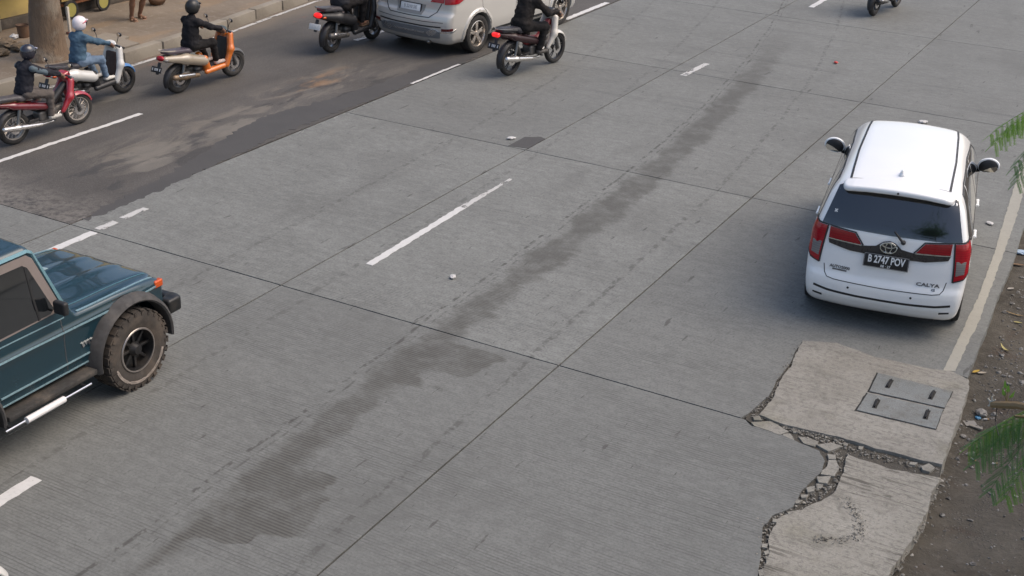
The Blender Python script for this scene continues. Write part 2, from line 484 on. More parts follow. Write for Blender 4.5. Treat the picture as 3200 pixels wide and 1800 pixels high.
def concrete_mat():
    n = NT('road concrete'); p = n.pos(); x, y, z = n.sep(p)
    big = n.noise(p, .22, 4, .6); med = n.noise(p, 1.7, 5, .6); fine = n.noise(p, 38, 3, .6); grit = n.noise(p, 150, 2)
    base = n.mix(n.rng(big, .3, .7), (.148, .153, .141), (.193, .200, .185))
    base = n.mix(n.math('MULTIPLY', n.rng(med, .35, .7), .5), base, (.219, .226, .210))
    base = n.mix(n.math('MULTIPLY', n.rng(fine, .42, .66), .62), base, (.094, .096, .090))
    mot = n.noise(n.scale(p, (7, 11, 1)), 1.0, 6, .75)
    base = n.mix(n.math('MULTIPLY', n.rng(mot, .48, .66), .55), base, (.105, .105, .100))
    base = n.mix(n.math('MULTIPLY', n.rng(mot, .50, .32), .46), base, (.251, .259, .243))
    base = n.mix(n.math('MULTIPLY', n.rng(grit, .35, .7), .25), base, (.30, .295, .285))
    # slab to slab difference
    base = n.mix(n.rng(n.rnd(), 0, 1, 0, .34), base, (.112, .113, .107))
    blot = n.rng(n.noise(n.scale(p, (.9, .45, 1)), 1.0, 5, .62, .4), .52, .70)
    base = n.mix(n.math('MULTIPLY', blot, .28), base, (.100, .099, .092))
    # tined grooves across the lane
    wob = n.math('MULTIPLY', n.noise(n.scale(p, (.5, .5, .5)), 1.0, 2), .05)
    gr = n.math('SINE', n.math('MULTIPLY', n.math('ADD', y, wob), 2*math.pi/.034))
    gmask = n.rng(n.noise(n.scale(p, (.35, 1.1, 1)), 1.3, 4, .6), .38, .62)
    gbrk = n.rng(n.noise(n.scale(p, (2.5, 45, 1)), 1.0, 2), .30, .62)
    gl = n.math('MULTIPLY', n.math('MULTIPLY', n.rng(gr, -.1, .95), gbrk), n.math('ADD', n.math('MULTIPLY', gmask, .75), .18))
    base = n.mix(n.math('MULTIPLY', gl, .55), base, (.062, .060, .057))
    # long dark streaks across, further up the road
    st = n.rng(n.noise(n.scale(p, (.22, 3.2, 1)), 1.0, 5, .65), .55, .72)
    far = n.rng(y, 14, 22)
    base = n.mix(n.math('MULTIPLY', n.math('MULTIPLY', st, far), .38), base, (.075, .074, .072))
    # small dark flecks of rubber and tar, drawn out along the traffic
    fl = n.rng(n.noise(n.scale(p, (30, 5, 1)), 1.0, 3, .6), .675, .72)
    base = n.mix(n.math('MULTIPLY', fl, .75), base, (.055, .053, .050))
    fl2 = n.rng(n.noise(n.scale(p, (9, 1.6, 1)), 1.0, 4, .6), .655, .71)
    base = n.mix(n.math('MULTIPLY', fl2, .75), base, (.07, .067, .062))
    # oily drip band along the lane centre
    bend = n.math('MULTIPLY', n.math('POWER', n.math('MAXIMUM', n.math('SUBTRACT', y, 14.0), 0.0), 2.0), .0072)
    x0 = n.math('SUBTRACT', n.math('MULTIPLY_ADD', y, -.032, -5.86), bend)
    u = n.math('SUBTRACT', x, x0)
    lob = n.noise(n.scale(p, (.75, 1.25, 1)), 1.0, 3, .55)
    tine = n.noise(n.scale(p, (2.2, 30, 1)), 1.0, 3, .6)
    right = n.rng(u, -.05, .15)
    nearf = n.rng(y, 13, 10)
    fine_t = n.noise(n.scale(p, (1.1, 60, 1)), 1.0, 2, .6)
    wid = n.math('ADD', n.math('MULTIPLY_ADD', lob, .46, -.245), n.math('ADD', n.math('MULTIPLY', tine, .12), n.math('MULTIPLY', n.noise(p, 3.6, 5, .68), .34)))
    ext = n.math('MULTIPLY', n.math('MULTIPLY', n.rng(lob, .46, .62), right), n.math('MULTIPLY', nearf, .55))
    wid = n.math('ADD', n.math('SUBTRACT', wid, n.rng(y, 7.6, 6.0, 0, .13)), ext)
    edge = n.math('SUBTRACT', wid, n.math('ABSOLUTE', u))
    oil = n.rng(edge, -.07, .09)
    oil = n.math('MULTIPLY', oil, n.math('MULTIPLY', n.rng(y, 4.7, 5.9), n.rng(y, 27, 20, 0, 1)))
    oil = n.math('MULTIPLY', oil, n.math('MULTIPLY_ADD', n.rng(n.noise(n.scale(p, (3.0, 3.0, 1)), 1.0, 6, .7), .34, .60), .52, .42))
    base = n.mix(n.math('MULTIPLY', oil, .78), base, n.mix(n.rng(gr, -.4, .6), (.090, .084, .071), (.042, .039, .032)))
    # broken tyre trails
    for off, w, a in ((-.34, .028, .75), (-.255, .018, .5), (.98, .045, .5), (-1.75, .05, .35), (-3.1, .05, .4)):
        wv = n.math('MULTIPLY_ADD', n.noise(n.scale(p, (0, .8, 0)), 1.0, 2), .12, off-.06)
        dd = n.math('ABSOLUTE', n.math('SUBTRACT', u, wv))
        tr = n.math('MULTIPLY', n.rng(dd, w, w*.35), n.rng(n.noise(n.scale(p, (9, 7, 1)), 1.0, 3, .65), .46, .58))
        base = n.mix(n.math('MULTIPLY', tr, a), base, (.06, .057, .052))
    # pits
    pit = n.rng(n.vor(p, 7.0), .045, .02)
    base = n.mix(n.math('MULTIPLY', pit, .7), base, (.05, .05, .05))
    rough = n.math('MULTIPLY_ADD', oil, -.12, .80)
    hgt = n.math('ADD', n.math('MULTIPLY', gl, -.6), n.math('MULTIPLY', fine, .5))
    n.set(col=base, rough=rough, spec=.35, normal=n.bump(hgt, .35, .006))
    return n.m
M_CONC = concrete_mat()

def asphalt_mat():
    n = NT('asphalt'); p = n.pos(); x, y, z = n.sep(p)
    big = n.noise(p, .5, 4, .6); fine = n.noise(p, 60, 3, .7)
    c = n.mix(n.rng(big, .3, .7), (.066, .061, .056), (.094, .087, .080))
    c = n.mix(n.math('MULTIPLY', n.rng(fine, .45, .7), .5), c, (.165, .157, .147))
    st = n.rng(n.noise(n.scale(p, (1.5, .25, 1)), 1.0, 4, .6), .45, .7)
    c = n.mix(n.math('MULTIPLY', st, .35), c, (.05, .047, .044))
    # sand along the kerb, dust drawn out with the traffic
    wv = n.math('MULTIPLY', n.noise(n.scale(p, (1, .5, 1)), 1.2, 4, .6), .9)
    sand = n.rng(n.math('SUBTRACT', x, wv), -16.1, -17.0)
    c = n.mix(n.math('MULTIPLY', sand, .75), c, (.175, .145, .112))
    q = n.math('ABSOLUTE', n.math('ADD', x, 12.75))
    dst = n.math('MULTIPLY', n.rng(q, 1.0, .15), n.rng(n.noise(n.scale(p, (2.3, .75, 1)), 1.0, 6, .68, .9), .44, .62))
    dst = n.math('MULTIPLY', dst, n.math('MULTIPLY', n.rng(y, 11.2, 12.2), n.rng(y, 20, 17)))
    c = n.mix(n.math('MULTIPLY', dst, .50), c, n.mix(n.noise(p, .9, 2), (.21, .19, .165), (.19, .165, .13)))
    # darker old repairs with soft outlines
    q2 = n.math('ABSOLUTE', n.math('ADD', x, 12.45))
    dk = n.math('MULTIPLY', n.math('MULTIPLY', n.rng(q2, 1.1, .2), n.rng(n.noise(n.scale(p, (1.5, .55, 1)), 1.7, 4, .6, .5), .52, .60)), n.rng(y, 20, 17))
    c = n.mix(n.math('MULTIPLY', dk, .7), c, (.043, .043, .044))
    for cx, cy, rx, ry, a in ((-12.66, 12.75, .36, .62, .55), (-12.42, 14.15, .24, .70, .55), (-12.25, 12.35, .20, .40, .6), (-15.0, 14.6, .25, .6, .5)):
        ex = n.math('DIVIDE', n.math('SUBTRACT', x, cx), rx); ey = n.math('DIVIDE', n.math('SUBTRACT', y, cy), ry)
        dd = n.math('SQRT', n.math('ADD', n.math('MULTIPLY', ex, ex), n.math('MULTIPLY', ey, ey)))
        dd = n.math('ADD', dd, n.math('MULTIPLY_ADD', n.noise(n.scale(p, (3.4, 1.3, 1)), 1.0, 6, .7, .8), 2.6, -1.3))
        c = n.mix(n.math('MULTIPLY', n.rng(dd, 1.05, .6), a), c, n.mix(n.noise(p, 3.5, 3), (.150, .142, .128), (.205, .185, .155)))
    # orange dust
    dx = n.math('MULTIPLY', n.math('ADD', x, 12.95), 2.4); dy = n.math('MULTIPLY', n.math('SUBTRACT', y, 17.0), .75)
    od = n.math('SQRT', n.math('ADD', n.math('MULTIPLY', dx, dx), n.math('MULTIPLY', dy, dy)))
    om = n.math('MULTIPLY', n.rng(od, 1.1, .2), n.rng(n.noise(n.scale(p, (4, 1.2, 1)), 1.0, 4, .6), .45, .66))
    c = n.mix(n.math('MULTIPLY', om, .42), c, (.36, .20, .09))
    # brick-red smears by the kerb
    rd = n.math('MULTIPLY', n.rng(x, -15.0, -15.6), n.rng(n.noise(n.scale(p, (1.3, .7, 1)), 1.0, 4), .60, .68))
    c = n.mix(n.math('MULTIPLY', rd, .55), c, (.20, .10, .075))
    # sandy near end where the overlay starts
    e = n.math('MULTIPLY', n.rng(n.math('SUBTRACT', y, n.math('MULTIPLY', n.noise(p, 1.2, 4), 1.4)), 10.6, 9.6), n.rng(n.noise(p, 9, 4, .7), .35, .6))
    c = n.mix(n.math('MULTIPLY', e, .6), c, (.20, .185, .165))
    n.set(col=c, rough=.86, spec=.3, normal=n.bump(fine, .5, .006))
    return n.m
M_ASPH = asphalt_mat()
def tar_mat():
    n = NT('fresh asphalt patch'); p = n.pos()
    c = n.mix(n.noise(p, 1.1, 5, .65), (.046, .045, .045), (.082, .078, .074))
    c = n.mix(n.math('MULTIPLY', n.rng(n.noise(p, 70, 3, .7), .4, .8), .3), c, (.12, .118, .115))
    n.set(col=c, rough=.8, spec=.35, normal=n.bump(n.noise(p, 60, 3), .4, .006)); return n.m
M_TAR = tar_mat()
def apron_mat(name, a, b, brush=0.0):
    n = NT(name); p = n.pos()
    c = n.mix(n.rng(n.noise(p, .9, 5, .65), .3, .7), a, b)
    c = n.mix(n.math('MULTIPLY', n.rng(n.noise(p, 22, 5, .75), .46, .66), .62), c, (.118, .112, .098))
    c = n.mix(n.math('MULTIPLY', n.rng(n.noise(p, 95, 3, .7), .45, .75), .40), c, (.44, .42, .38))
    c = n.mix(n.math('MULTIPLY', n.rng(n.noise(p, 2.6, 6, .7, .5), .50, .68), .45), c, (.120, .113, .096))
    m = n.rng(n.noise(p, 1.3, 4, .6), .55, .75)
    c = n.mix(n.math('MULTIPLY', m, .35), c, (.20, .185, .125))
    h = n.noise(p, 60, 4, .7)
    if brush:
        br = n.noise(n.scale(p, (2.6, 30, 1)), 1.0, 4, .62, .6)
        bm_ = n.math('MULTIPLY', n.rng(br, .50, .62), n.rng(n.noise(p, .8, 2), .36, .56))
        c = n.mix(n.math('MULTIPLY', bm_, brush), c, (.085, .078, .066))
        h = n.math('ADD', h, n.math('MULTIPLY', br, 2.0))
    n.set(col=c, rough=.9, spec=.3, normal=n.bump(h, .45, .008)); return n.m
M_APR1 = apron_mat('apron concrete', (.215, .202, .174), (.285, .272, .238), .25)
M_APR2 = apron_mat('brushed apron concrete', (.225, .212, .180), (.295, .280, .242), .85)
M_PLATE = apron_mat('cover concrete', (.145, .158, .156), (.185, .198, .194))
def dirt_mat():
    n = NT('dirt'); p = n.pos(); x, y, z = n.sep(p)
    c = n.mix(n.rng(n.noise(p, .7, 5, .65), .3, .7), (.050, .044, .035), (.095, .085, .069))
    c = n.mix(n.math('MULTIPLY', n.rng(n.noise(p, 7, 5, .7), .45, .7), .6), c, (.125, .113, .094))
    c = n.mix(n.math('MULTIPLY', n.rng(n.noise(p, 2.2, 4, .6), .55, .7), .45), c, (.066, .044, .032))
    v = n.vor(p, 34.0); peb = n.rng(v, .36, .2)
    pm = n.math('MULTIPLY', peb, n.rng(n.noise(p, 3.0, 3), .45, .6))
    c = n.mix(n.math('MULTIPLY', pm, .5), c, (.17, .162, .15))
    h = n.math('ADD', n.noise(p, 22, 5, .7), n.math('MULTIPLY', pm, .7))
    n.set(col=c, rough=.95, spec=.2, normal=n.bump(h, .8, .02)); return n.m
M_DIRT = dirt_mat()
def rubble_bed_mat():
    n = NT('rubble bed'); p = n.pos()
    c = n.mix(n.noise(p, 14, 5, .7), (.030, .027, .022), (.10, .09, .072))
    v = n.rng(n.vor(p, 42.0), .34, .18)
    c = n.mix(n.math('MULTIPLY', v, .45), c, (.22, .205, .175))
    n.set(col=c, rough=.95, normal=n.bump(v, .8, .02)); return n.m
M_BED = rubble_bed_mat()
def paint_mat(name, col, lo, hi, worn=(9, 4, 1)):
    n = NT(name); p = n.pos()
    c = n.mix(n.noise(p, 7, 4, .6), tuple(v*.82 for v in col), col)
    c = n.mix(n.math('MULTIPLY', n.rng(n.noise(p, 30, 4, .7), .5, .75), .4), c, tuple(v*.55 for v in col))
    a = n.rng(n.noise(n.scale(p, worn), 1.0, 5, .68), lo, hi)
    n.set(col=c, rough=.7, alpha=a, spec=.35); return n.m
M_WHITE = paint_mat('road paint white', (.62, .61, .59), .30, .36)
M_WORN = paint_mat('road paint worn', (.52, .51, .49), .40, .47, (14, 4, 1))
M_FAINT = paint_mat('road paint almost gone', (.36, .355, .34), .54, .62, (16, 3, 1))
M_EDGEP = paint_mat('edge line paint cream', (.34, .325, .275), .25, .29, (7, 3, 1))

def jag(poly, step=.06, amp=.015, seed=0.0, keep=()):
    out = []; n = len(poly)
    for i in range(n):
        a, b = Vector(poly[i][:2]), Vector(poly[(i+1) % n][:2])
        if i in keep: out.append(a); continue
        L = (b-a).length; m = max(1, int(L/step)); t = (b-a).normalized(); nn = Vector((-t.y, t.x))
        for k in range(m):
            q = a+(b-a)*(k/m)
            w = mnoise.noise(Vector((q.x*9+seed, q.y*9, seed)))+.7*mnoise.noise(Vector((q.x*23+seed, q.y*23, seed)))
            out.append(q+nn*w*amp+t*mnoise.noise(Vector((q.x*17, q.y*17+seed, 3)))*amp*.5 if k else a+nn*w*amp*.5)
    return [(v.x, v.y) for v in out]
def ccw(poly):
    A = sum(poly[i][0]*poly[(i+1) % len(poly)][1]-poly[(i+1) % len(poly)][0]*poly[i][1] for i in range(len(poly)))
    return poly if A > 0 else poly[::-1]
def prism_obj(name, poly, z0, z1, mat, parent=None, smooth=False):
    return MB().prism(ccw(poly), z0, z1).make(name, mat, parent, smooth)

# ---- ground: one sheet, finer along the verge, reaching the horizon
def verge_h(x, y):
    h = -.10 + .035*mnoise.noise(Vector((x*.9, y*.9, 1))) + .02*mnoise.noise(Vector((x*3.1, y*3.1, 5)))
    h += .05*max(0, min(1, (x+.9)*.8))
    h -= .07*math.exp(-((x+1.05)/.42)**2)*max(0, min(1, (y-8.9)/.6))*max(0, min(1, (12.4-y)/.8))
    return h
gx = sorted(set([-400, -120, -60, -40] + [round(-4.2+.12*i, 3) for i in range(70)] + [6, 10, 20, 60, 150, 400]))
gy = sorted(set([-400, -100, -30, -5] + [round(4+.14*i, 3) for i in range(150)] + [27, 35, 50, 80, 150, 400]))
GV = []; GF = []
for yy in gy:
    for xx in gx:
        z = -.40 if xx < -3.6 else verge_h(xx, yy)
        if not (0 < yy < 30): z = -.40 if xx < -3.6 else -.10
        GV.append((xx, yy, z))
w_ = len(gx)
for j in range(len(gy)-1):
    for i in range(w_-1):
        GF.append((j*w_+i, j*w_+i+1, (j+1)*w_+i+1, (j+1)*w_+i))
setp(obj('ground', GV, GF, M_DIRT), 'dark dirt verge with pebbles beside the concrete road', kind='structure')

# ---- concrete road: bed with every slab on it
def pw(pts, z=0.0): return [tuple(at(*p, z)[:2]) for p in pts]
gut = pw([(3023, 1180), (3062, 1079), (3095, 1000), (3115, 937), (3164, 824), (3200, 708)])
gut += [(gut[-1][0]-.07, gut[-1][1]+2.2), (gut[-1][0]-.20, gut[-1][1]+5), (gut[-1][0]-.35, gut[-1][1]+10), (gut[-1][0]-.6, gut[-1][1]+60)]
gutx = pchip([p[1] for p in gut], [p[0] for p in gut])
road = setp(prism_obj('concrete_road', [(-16.9, -12), (-2.9, -12), (-2.9, 8.8), (float(gutx(11.))-.06, 11.4), (float(gutx(15.))-.06, 15.), (float(gutx(30.))-.06, 30), (float(gutx(76.))-.1, 76), (-18.5, 76)], -.30, -.035,
            smat('joint filler', (.035, .034, .032), .95)), 'grey concrete road with tined slabs and dark joints', kind='structure')
G = .009
def slab(poly, seed, keep=()):
    return prism_obj('slab', jag(poly, .25, .004, seed, keep), -.20, 0.0, M_CONC, road)
ys = [T1-3*SLAB, T1-2*SLAB, T1-SLAB, T1, T2, T2+5.45, T2+10.9, T2+16.4, T2+22, T2+30, T2+40, T2+59]
xs = [(-16.3, J_A), (J_A, J_1), (J_1, J_2)]
sd_ = 0
for j in range(len(ys)-1):
    for i, (a, b) in enumerate(xs):
        if i == 0 and ys[j] >= T1-.01: continue
        sd_ += 1
        slab([(a+G, ys[j]+G), (b-G, ys[j]+G), (b-G, ys[j+1]-G), (a+G, ys[j+1]-G)], sd_)
# kerb lane: right edge follows the gutter, broken away at the apron
brk_lo = pw([(2330, 1312), (2350, 1332), (2440, 1358), (2500, 1385), (2560, 1408), (2578, 1440), (2562, 1480), (2522, 1512), (2492, 1556), (2480, 1582), (2412, 1612), (2382, 1650), (2378, 1740), (2366, 1810)])
low = [(J_2+G, T1-SLAB+G)] + [(brk_lo[-1][0], T1-SLAB+G)] + brk_lo[::-1] + [(brk_lo[0][0]-.02, T1-G), (J_2+G, T1-G)]
MB().prism(ccw(jag(low, .05, .016, 4, keep=(0, len(low)-1, len(low)-2))), -.20, 0).make('slab', M_CONC, road, False)
brk_hi = pw([(2338, 1292), (2402, 1238), (2432, 1182), (2470, 1132), (2482, 1104), (2506, 1068), (2614, 1077), (2738, 1122), (2889, 1155), (2975, 1165)])
mid = [(J_2+G, T1+G), (brk_hi[0][0]-.03, T1+G)] + brk_hi + [g for g in gut if g[1] < T2-G] + [(float(gutx(T2-G)), T2-G), (J_2+G, T2-G)]
MB().prism(ccw(jag(mid, .06, .010, 9, keep=(0, len(mid)-2, len(mid)-1))), -.20, 0).make('slab', M_CONC, road, False)
for j in range(len(ys)-1):
    if ys[j] < T2-.1: continue
    yy = np.linspace(ys[j]+G, ys[j+1]-G, 8)
    slab([(J_2+G, ys[j]+G)] + [(float(gutx(v)), v) for v in yy] + [(J_2+G, ys[j+1]-G)], 40+j)
for j in range(2): slab([(J_2+G, ys[j]+G), (-3.0, ys[j]+G), (-3.0, ys[j+1]-G), (J_2+G, ys[j+1]-G)], 60+j)

# ---- asphalt lane with patches
kx = pchip([-12, 5, 11, 13.4, 16, 18, 21, 24, 32, 76], [-16.9, -16.75, -16.5, -16.38, -16.22, -16.38, -16.72, -17.0, -17.6, -19.5])
asph = []
for yy in np.linspace(T1+.012, 76, 40): asph.append((float(kx(yy))-.03, yy))
asph = asph[::-1]
asp = [(J_A-.02, T1+.012)] + [(J_A-.02-.012*((i*7) % 3), T1+.012+.8*i) for i in range(1, 82)] + asph
aspo = setp(prism_obj('asphalt_lane', jag(asp, .1, .008, 2), -.20, -.004, M_ASPH), 'worn dark asphalt lane along the far kerb', kind='structure')
strip = pw([(275, 690), (330, 668), (470, 608), (620, 540), (877, 418), (1100, 333), (1300, 256), (1420, 205), (1500, 172)])
inner = pw([(1480, 160), (1330, 205), (1180, 262), (1010, 315), (860, 352), (760, 395), (690, 440), (600, 500), (470, 575), (340, 640), (262, 682)])
prism_obj('asphalt_patch', jag(strip+inner, .07, .075, 11), -.1, .0005, M_TAR, aspo)
# dark square repair at the slab corner
setp(prism_obj('repair_patch', jag(pw([(1588, 456), (1640, 428), (1690, 428), (1703, 434), (1652, 464)], 0), .08, .012, 31), -.1, .004, M_TAR), 'small dark asphalt repair patch at a slab corner', kind='structure')

# ---- painted markings
def marking(pts, mat, label, seed, amp=.016, name='lane_marking'):
    return setp(prism_obj(name, jag(pts, .05, amp, seed), .0008, .0045, mat), label, kind='structure')
def dash(x, y0, y1, w, mat, label, seed, dx=0.0):
    return marking([(x-w/2, y0), (x+w/2, y0), (x+w/2+dx, y1), (x-w/2+dx, y1)], mat, label, seed)
dash(-7.86, 11.15, 13.3, .095, M_WHITE, 'long white lane dash in the middle of the concrete road', 50, -.05)
marking([(-7.955, 13.3), (-7.868, 13.3), (-7.905, 14.6), (-7.945, 14.6)], M_WORN, 'flaking far end of the long white lane dash', 51)
dash(-8.02, 21.0, 22.05, .11, M_WORN, 'worn white lane dash near the dark drip band', 52, .05)
dash(-7.60, 4.2, 6.05, .125, M_WHITE, 'white lane dash at the lower left edge', 53, -.03)
dash(-7.86, 28.0, 30.6, .12, M_WHITE, 'farthest white lane dash by the distant motorbike', 54)
dash(-11.13, 9.2, 10.13, .115, M_WHITE, 'short white dash beyond the green off-roader bonnet', 55)
dash(-11.16, 10.22, 10.52, .11, M_WORN, 'flaked white dash just past the cross joint', 56)
dash(-11.18, 10.64, 11.05, .10, M_WORN, 'nearly worn away white dash along the asphalt edge', 57)
dash(-11.60, 17.75, 19.3, .06, M_WHITE, 'thin white line along the edge of the asphalt', 58)
dash(-11.50, 14.3, 17.5, .06, M_FAINT, 'faint worn white line along the asphalt edge', 62)
dash(-11.67, 23.6, 25.6, .12, M_WHITE, 'white dash ahead of the silver car', 59)
dash(-14.02, 9.9, at(430, 353).y, .085, M_WHITE, 'long white dash on the asphalt below the red motorbike', 60, -.0)
dash(-14.06, 19.6, 22.6, .11, M_WORN, 'white dash on the asphalt beside the silver car', 61)
kl = [(float(kx(v))+.10, v) for v in np.linspace(10.4, 30, 30)]; kr = [(float(kx(v))+.18, v) for v in np.linspace(30, 10.4, 30)]
marking(kl+kr, M_WORN, 'thin pale line at the foot of the far kerb', 63, .006, 'edge_line')
el_ = pw([(2947, 1159), (2988, 1075), (3021, 1004), (3057, 929), (3109, 785), (3139, 680), (3190, 519)]); er_ = pw([(3198, 602), (3173, 688), (3137, 790), (3081, 942), (3058, 1008), (3021, 1079), (2986, 1161)])
el_ += [(el_[-1][0]-.25, el_[-1][1]+6), (el_[-1][0]-.8, el_[-1][1]+20)]
er_ = [(el_[-1][0]+.17, el_[-1][1]), (el_[-2][0]+.17, el_[-2][1])] + er_
marking(el_+er_, M_EDGEP, 'cream painted edge line beside the white car', 64, .012, 'edge_line')

# ---- far kerb and sidewalk
M_KERB = smat('kerb concrete', (.25, .222, .178), .9, var=.2, vs=3, bump=.5, bs=30, dirt=.6, dirtcol=(.12, .10, .078))
kerb = empty('kerb'); setp(kerb, kind='structure', label='low concrete kerb of long stones along the far side')
kerb_y = 9.0; i = 0
while kerb_y < 34:
    L = .98
    xa, xb = float(kx(kerb_y)), float(kx(kerb_y+L))
    b = MB().box((0, 0, -.01), (.20, L-.02, .42), bev=.025).make('kerb_stone', M_KERB, kerb)
    b.location = ((xa+xb)/2-.10+random.uniform(-.012, .012), kerb_y+L/2, random.uniform(-.012, .012)); b.rotation_euler = (random.uniform(-.01, .01), random.uniform(-.02, .02), math.atan2(-(xb-xa), L))
    kerb_y += L; i += 1
def sidewalk_mat():
    n = NT('dusty pavers'); p = n.pos()
    c = n.mix(n.rng(n.noise(p, .8, 5, .65), .3, .7), (.150, .118, .086), (.215, .175, .132))
    c = n.mix(n.math('MULTIPLY', n.rng(n.noise(p, 6, 5, .7), .5, .7), .5), c, (.27, .235, .19))
    b = n.n('ShaderNodeTexBrick'); n.l(p, b.inputs['Vector']); b.inputs['Scale'].default_value = 4.5
    b.inputs['Color1'].default_value = (1, 1, 1, 1); b.inputs['Color2'].default_value = (.8, .8, .8, 1); b.inputs['Mortar'].default_value = (.45, .45, .45, 1); b.inputs['Mortar Size'].default_value = .012
    c = n.mix(.30, c, n.mix(1.0, c, b.outputs['Color'], 'MULTIPLY'))
    st = n.rng(n.noise(n.scale(p, (1.2, .35, 1)), 1.0, 4), .52, .62)
    c = n.mix(n.math('MULTIPLY', st, .4), c, (.26, .17, .09))
    n.set(col=c, rough=.92, normal=n.bump(n.noise(p, 25, 4, .7), .5, .01)); return n.m
M_WALK = sidewalk_mat()
sw = [(float(kx(v))-.19, v) for v in np.linspace(4, 40, 30)] + [(-40, 40), (-40, 4)]
setp(prism_obj('sidewalk', sw, -.3, .17, M_WALK), 'dusty brown sidewalk behind the far kerb', kind='structure')

# ---- broken concrete apron, lower right
apron = setp(prism_obj('concrete_apron', jag(pw([(2340, 1280), (2420, 1210), (2470, 1120), (2530, 1090), (2960, 1180), (3018, 1190), (2950, 1440), (2935, 1490), (2880, 1600), (2760, 1800), (2600, 2100), (2330, 2100), (2360, 1800), (2370, 1640), (2470, 1590), (2560, 1450), (2420, 1370), (2330, 1320)], -.05), .08, .02, 70), -.3, -.020, M_BED),
             'broken light concrete apron at the road edge', kind='structure')
up = pw([(2509, 1064), (2614, 1071), (2738, 1116), (2889, 1149), (2975, 1160), (3026, 1186), (3029, 1214), (2975, 1364), (2945, 1451), (2846, 1429), (2717, 1394), (2620, 1364), (2523, 1343), (2437, 1321), (2372, 1296), (2418, 1240), (2437, 1190), (2474, 1140), (2486, 1108)], .012)
MB().prism(ccw(jag(up, .045, .013, 80)), -.22, .012).make('apron_slab', M_APR1, apron, False)
lo_ = pw([(2648, 1415), (2684, 1434), (2770, 1461), (2900, 1486), (2942, 1494), (2912, 1537), (2896, 1601), (2859, 1671), (2821, 1730), (2772, 1800), (2690, 1920), (2560, 2110), (2370, 2110), (2388, 1800), (2400, 1736), (2405, 1677), (2430, 1622), (2490, 1594), (2552, 1570), (2606, 1540), (2638, 1470)], .004)
MB().prism(ccw(jag(lo_, .04, .018, 83)), -.22, .004).make('apron_slab', M_APR2, apron, False)
M_CHUNK = apron_mat('chunk concrete', (.21, .20, .172), (.275, .262, .228))
chunks = [[(175, 205), (330, 195), (420, 245), (480, 280), (400, 305), (290, 265), (200, 235)], [(430, 300), (490, 295), (525, 350), (450, 335)], [(555, 320), (640, 330), (720, 360), (690, 400), (600, 375)],
          [(700, 385), (830, 370), (915, 400), (800, 440)], [(790, 460), (860, 470), (860, 505), (800, 500)], [(800, 510), (860, 510), (885, 570), (850, 640), (740, 625), (745, 595), (790, 560)],
          [(705, 645), (820, 640), (790, 700), (720, 690)], [(620, 735), (690, 720), (685, 760), (630, 770)], [(575, 790), (640, 790), (620, 815), (580, 815)], [(540, 830), (590, 835), (560, 860), (530, 855)],
          [(190, 160), (240, 150), (265, 190), (200, 185)], [(510, 270), (560, 270), (550, 290), (515, 290)], [(1550, 560), (1610, 535), (1660, 570), (1620, 605), (1560, 590)], [(1455, 525), (1520, 530), (1500, 550), (1460, 545)],
          [(470, 930), (520, 920), (500, 950), (475, 955)], [(350, 985), (420, 990), (400, 1015), (350, 1010)], [(260, 1190), (310, 1185), (300, 1220), (265, 1215)], [(275, 1250), (330, 1235), (360, 1260), (290, 1275)],
          [(290, 1290), (400, 1280), (430, 1330), (360, 1380), (290, 1360)], [(230, 1400), (290, 1390), (300, 1440), (240, 1449)], [(700, 700), (760, 705), (740, 740), (705, 735)], [(1045, 395), (1085, 400), (1070, 425), (1040, 420)], [(925, 370), (960, 375), (950, 395), (920, 392)]]
for i, c in enumerate(chunks):
    zt = random.uniform(-.006, .008)
    prism_obj('concrete_chunk', jag(pw([(2280+a*.3865, 1240+b*.3865) for a, b in c], zt), .04, .008, 90+i), -.10, zt, M_CHUNK, apron)
def stone_mesh(s, rng):
    bm = bmesh.new(); bmesh.ops.create_icosphere(bm, subdivisions=1, radius=1)
    for v in bm.verts: v.co *= rng.uniform(.7, 1.2)
    sc = Vector((rng.uniform(.7, 1.3), rng.uniform(.7, 1.3), rng.uniform(.4, .8)))*s
    for v in bm.verts: v.co = Vector((v.co.x*sc.x, v.co.y*sc.y, v.co.z*sc.z))
    r = Euler((rng.uniform(-.4, .4), rng.uniform(-.4, .4), rng.uniform(0, 6.3))).to_matrix()
    bm.verts.index_update()
    V = [r @ v.co for v in bm.verts]; F = [[v.index for v in f.verts] for f in bm.faces]; bm.free(); return V, F
R_ = random.Random(3)
STONES = [stone_mesh(1.0, R_) for _ in range(14)]
def scatter(pts):
    b = MB()
    for (x, y, z, s) in pts:
        V, F = R_.choice(STONES); a = R_.uniform(0, 6.28); ca, sa = math.cos(a), math.sin(a)
        b.add([(x+s*(v[0]*ca-v[1]*sa), y+s*(v[0]*sa+v[1]*ca), z+s*v[2]) for v in V], F)
    return b
def along(px, z, n, spread, smin_, smax_):
    P = [Vector(p) for p in pw(px, z)]; out = []
    L = [(b-a).length for a, b in zip(P[:-1], P[1:])]; tot = sum(L)
    for _ in range(n):
        d = R_.uniform(0, tot); i = 0
        while d > L[i]: d -= L[i]; i += 1
        q = P[i].lerp(P[i+1], d/L[i]); out.append((q.x+R_.gauss(0, spread), q.y+R_.gauss(0, spread), z+R_.uniform(-.004, .012), R_.uniform(smin_, smax_)))
    return out
M_STONE = None
def stone_mat(name, a, b):
    n = NT(name); p = n.pos()
    c = n.mix(n.rng(n.noise(p, 21, 2), .35, .65), a, b)
    n.set(col=c, rough=.9, normal=n.bump(n.noise(p, 130, 3), .4, .004)); return n.m
rub = along([(2360, 1300), (2430, 1330), (2520, 1360), (2600, 1385), (2660, 1405), (2740, 1425), (2850, 1455), (2940, 1475)], -.012, 420, .030, .003, .012)
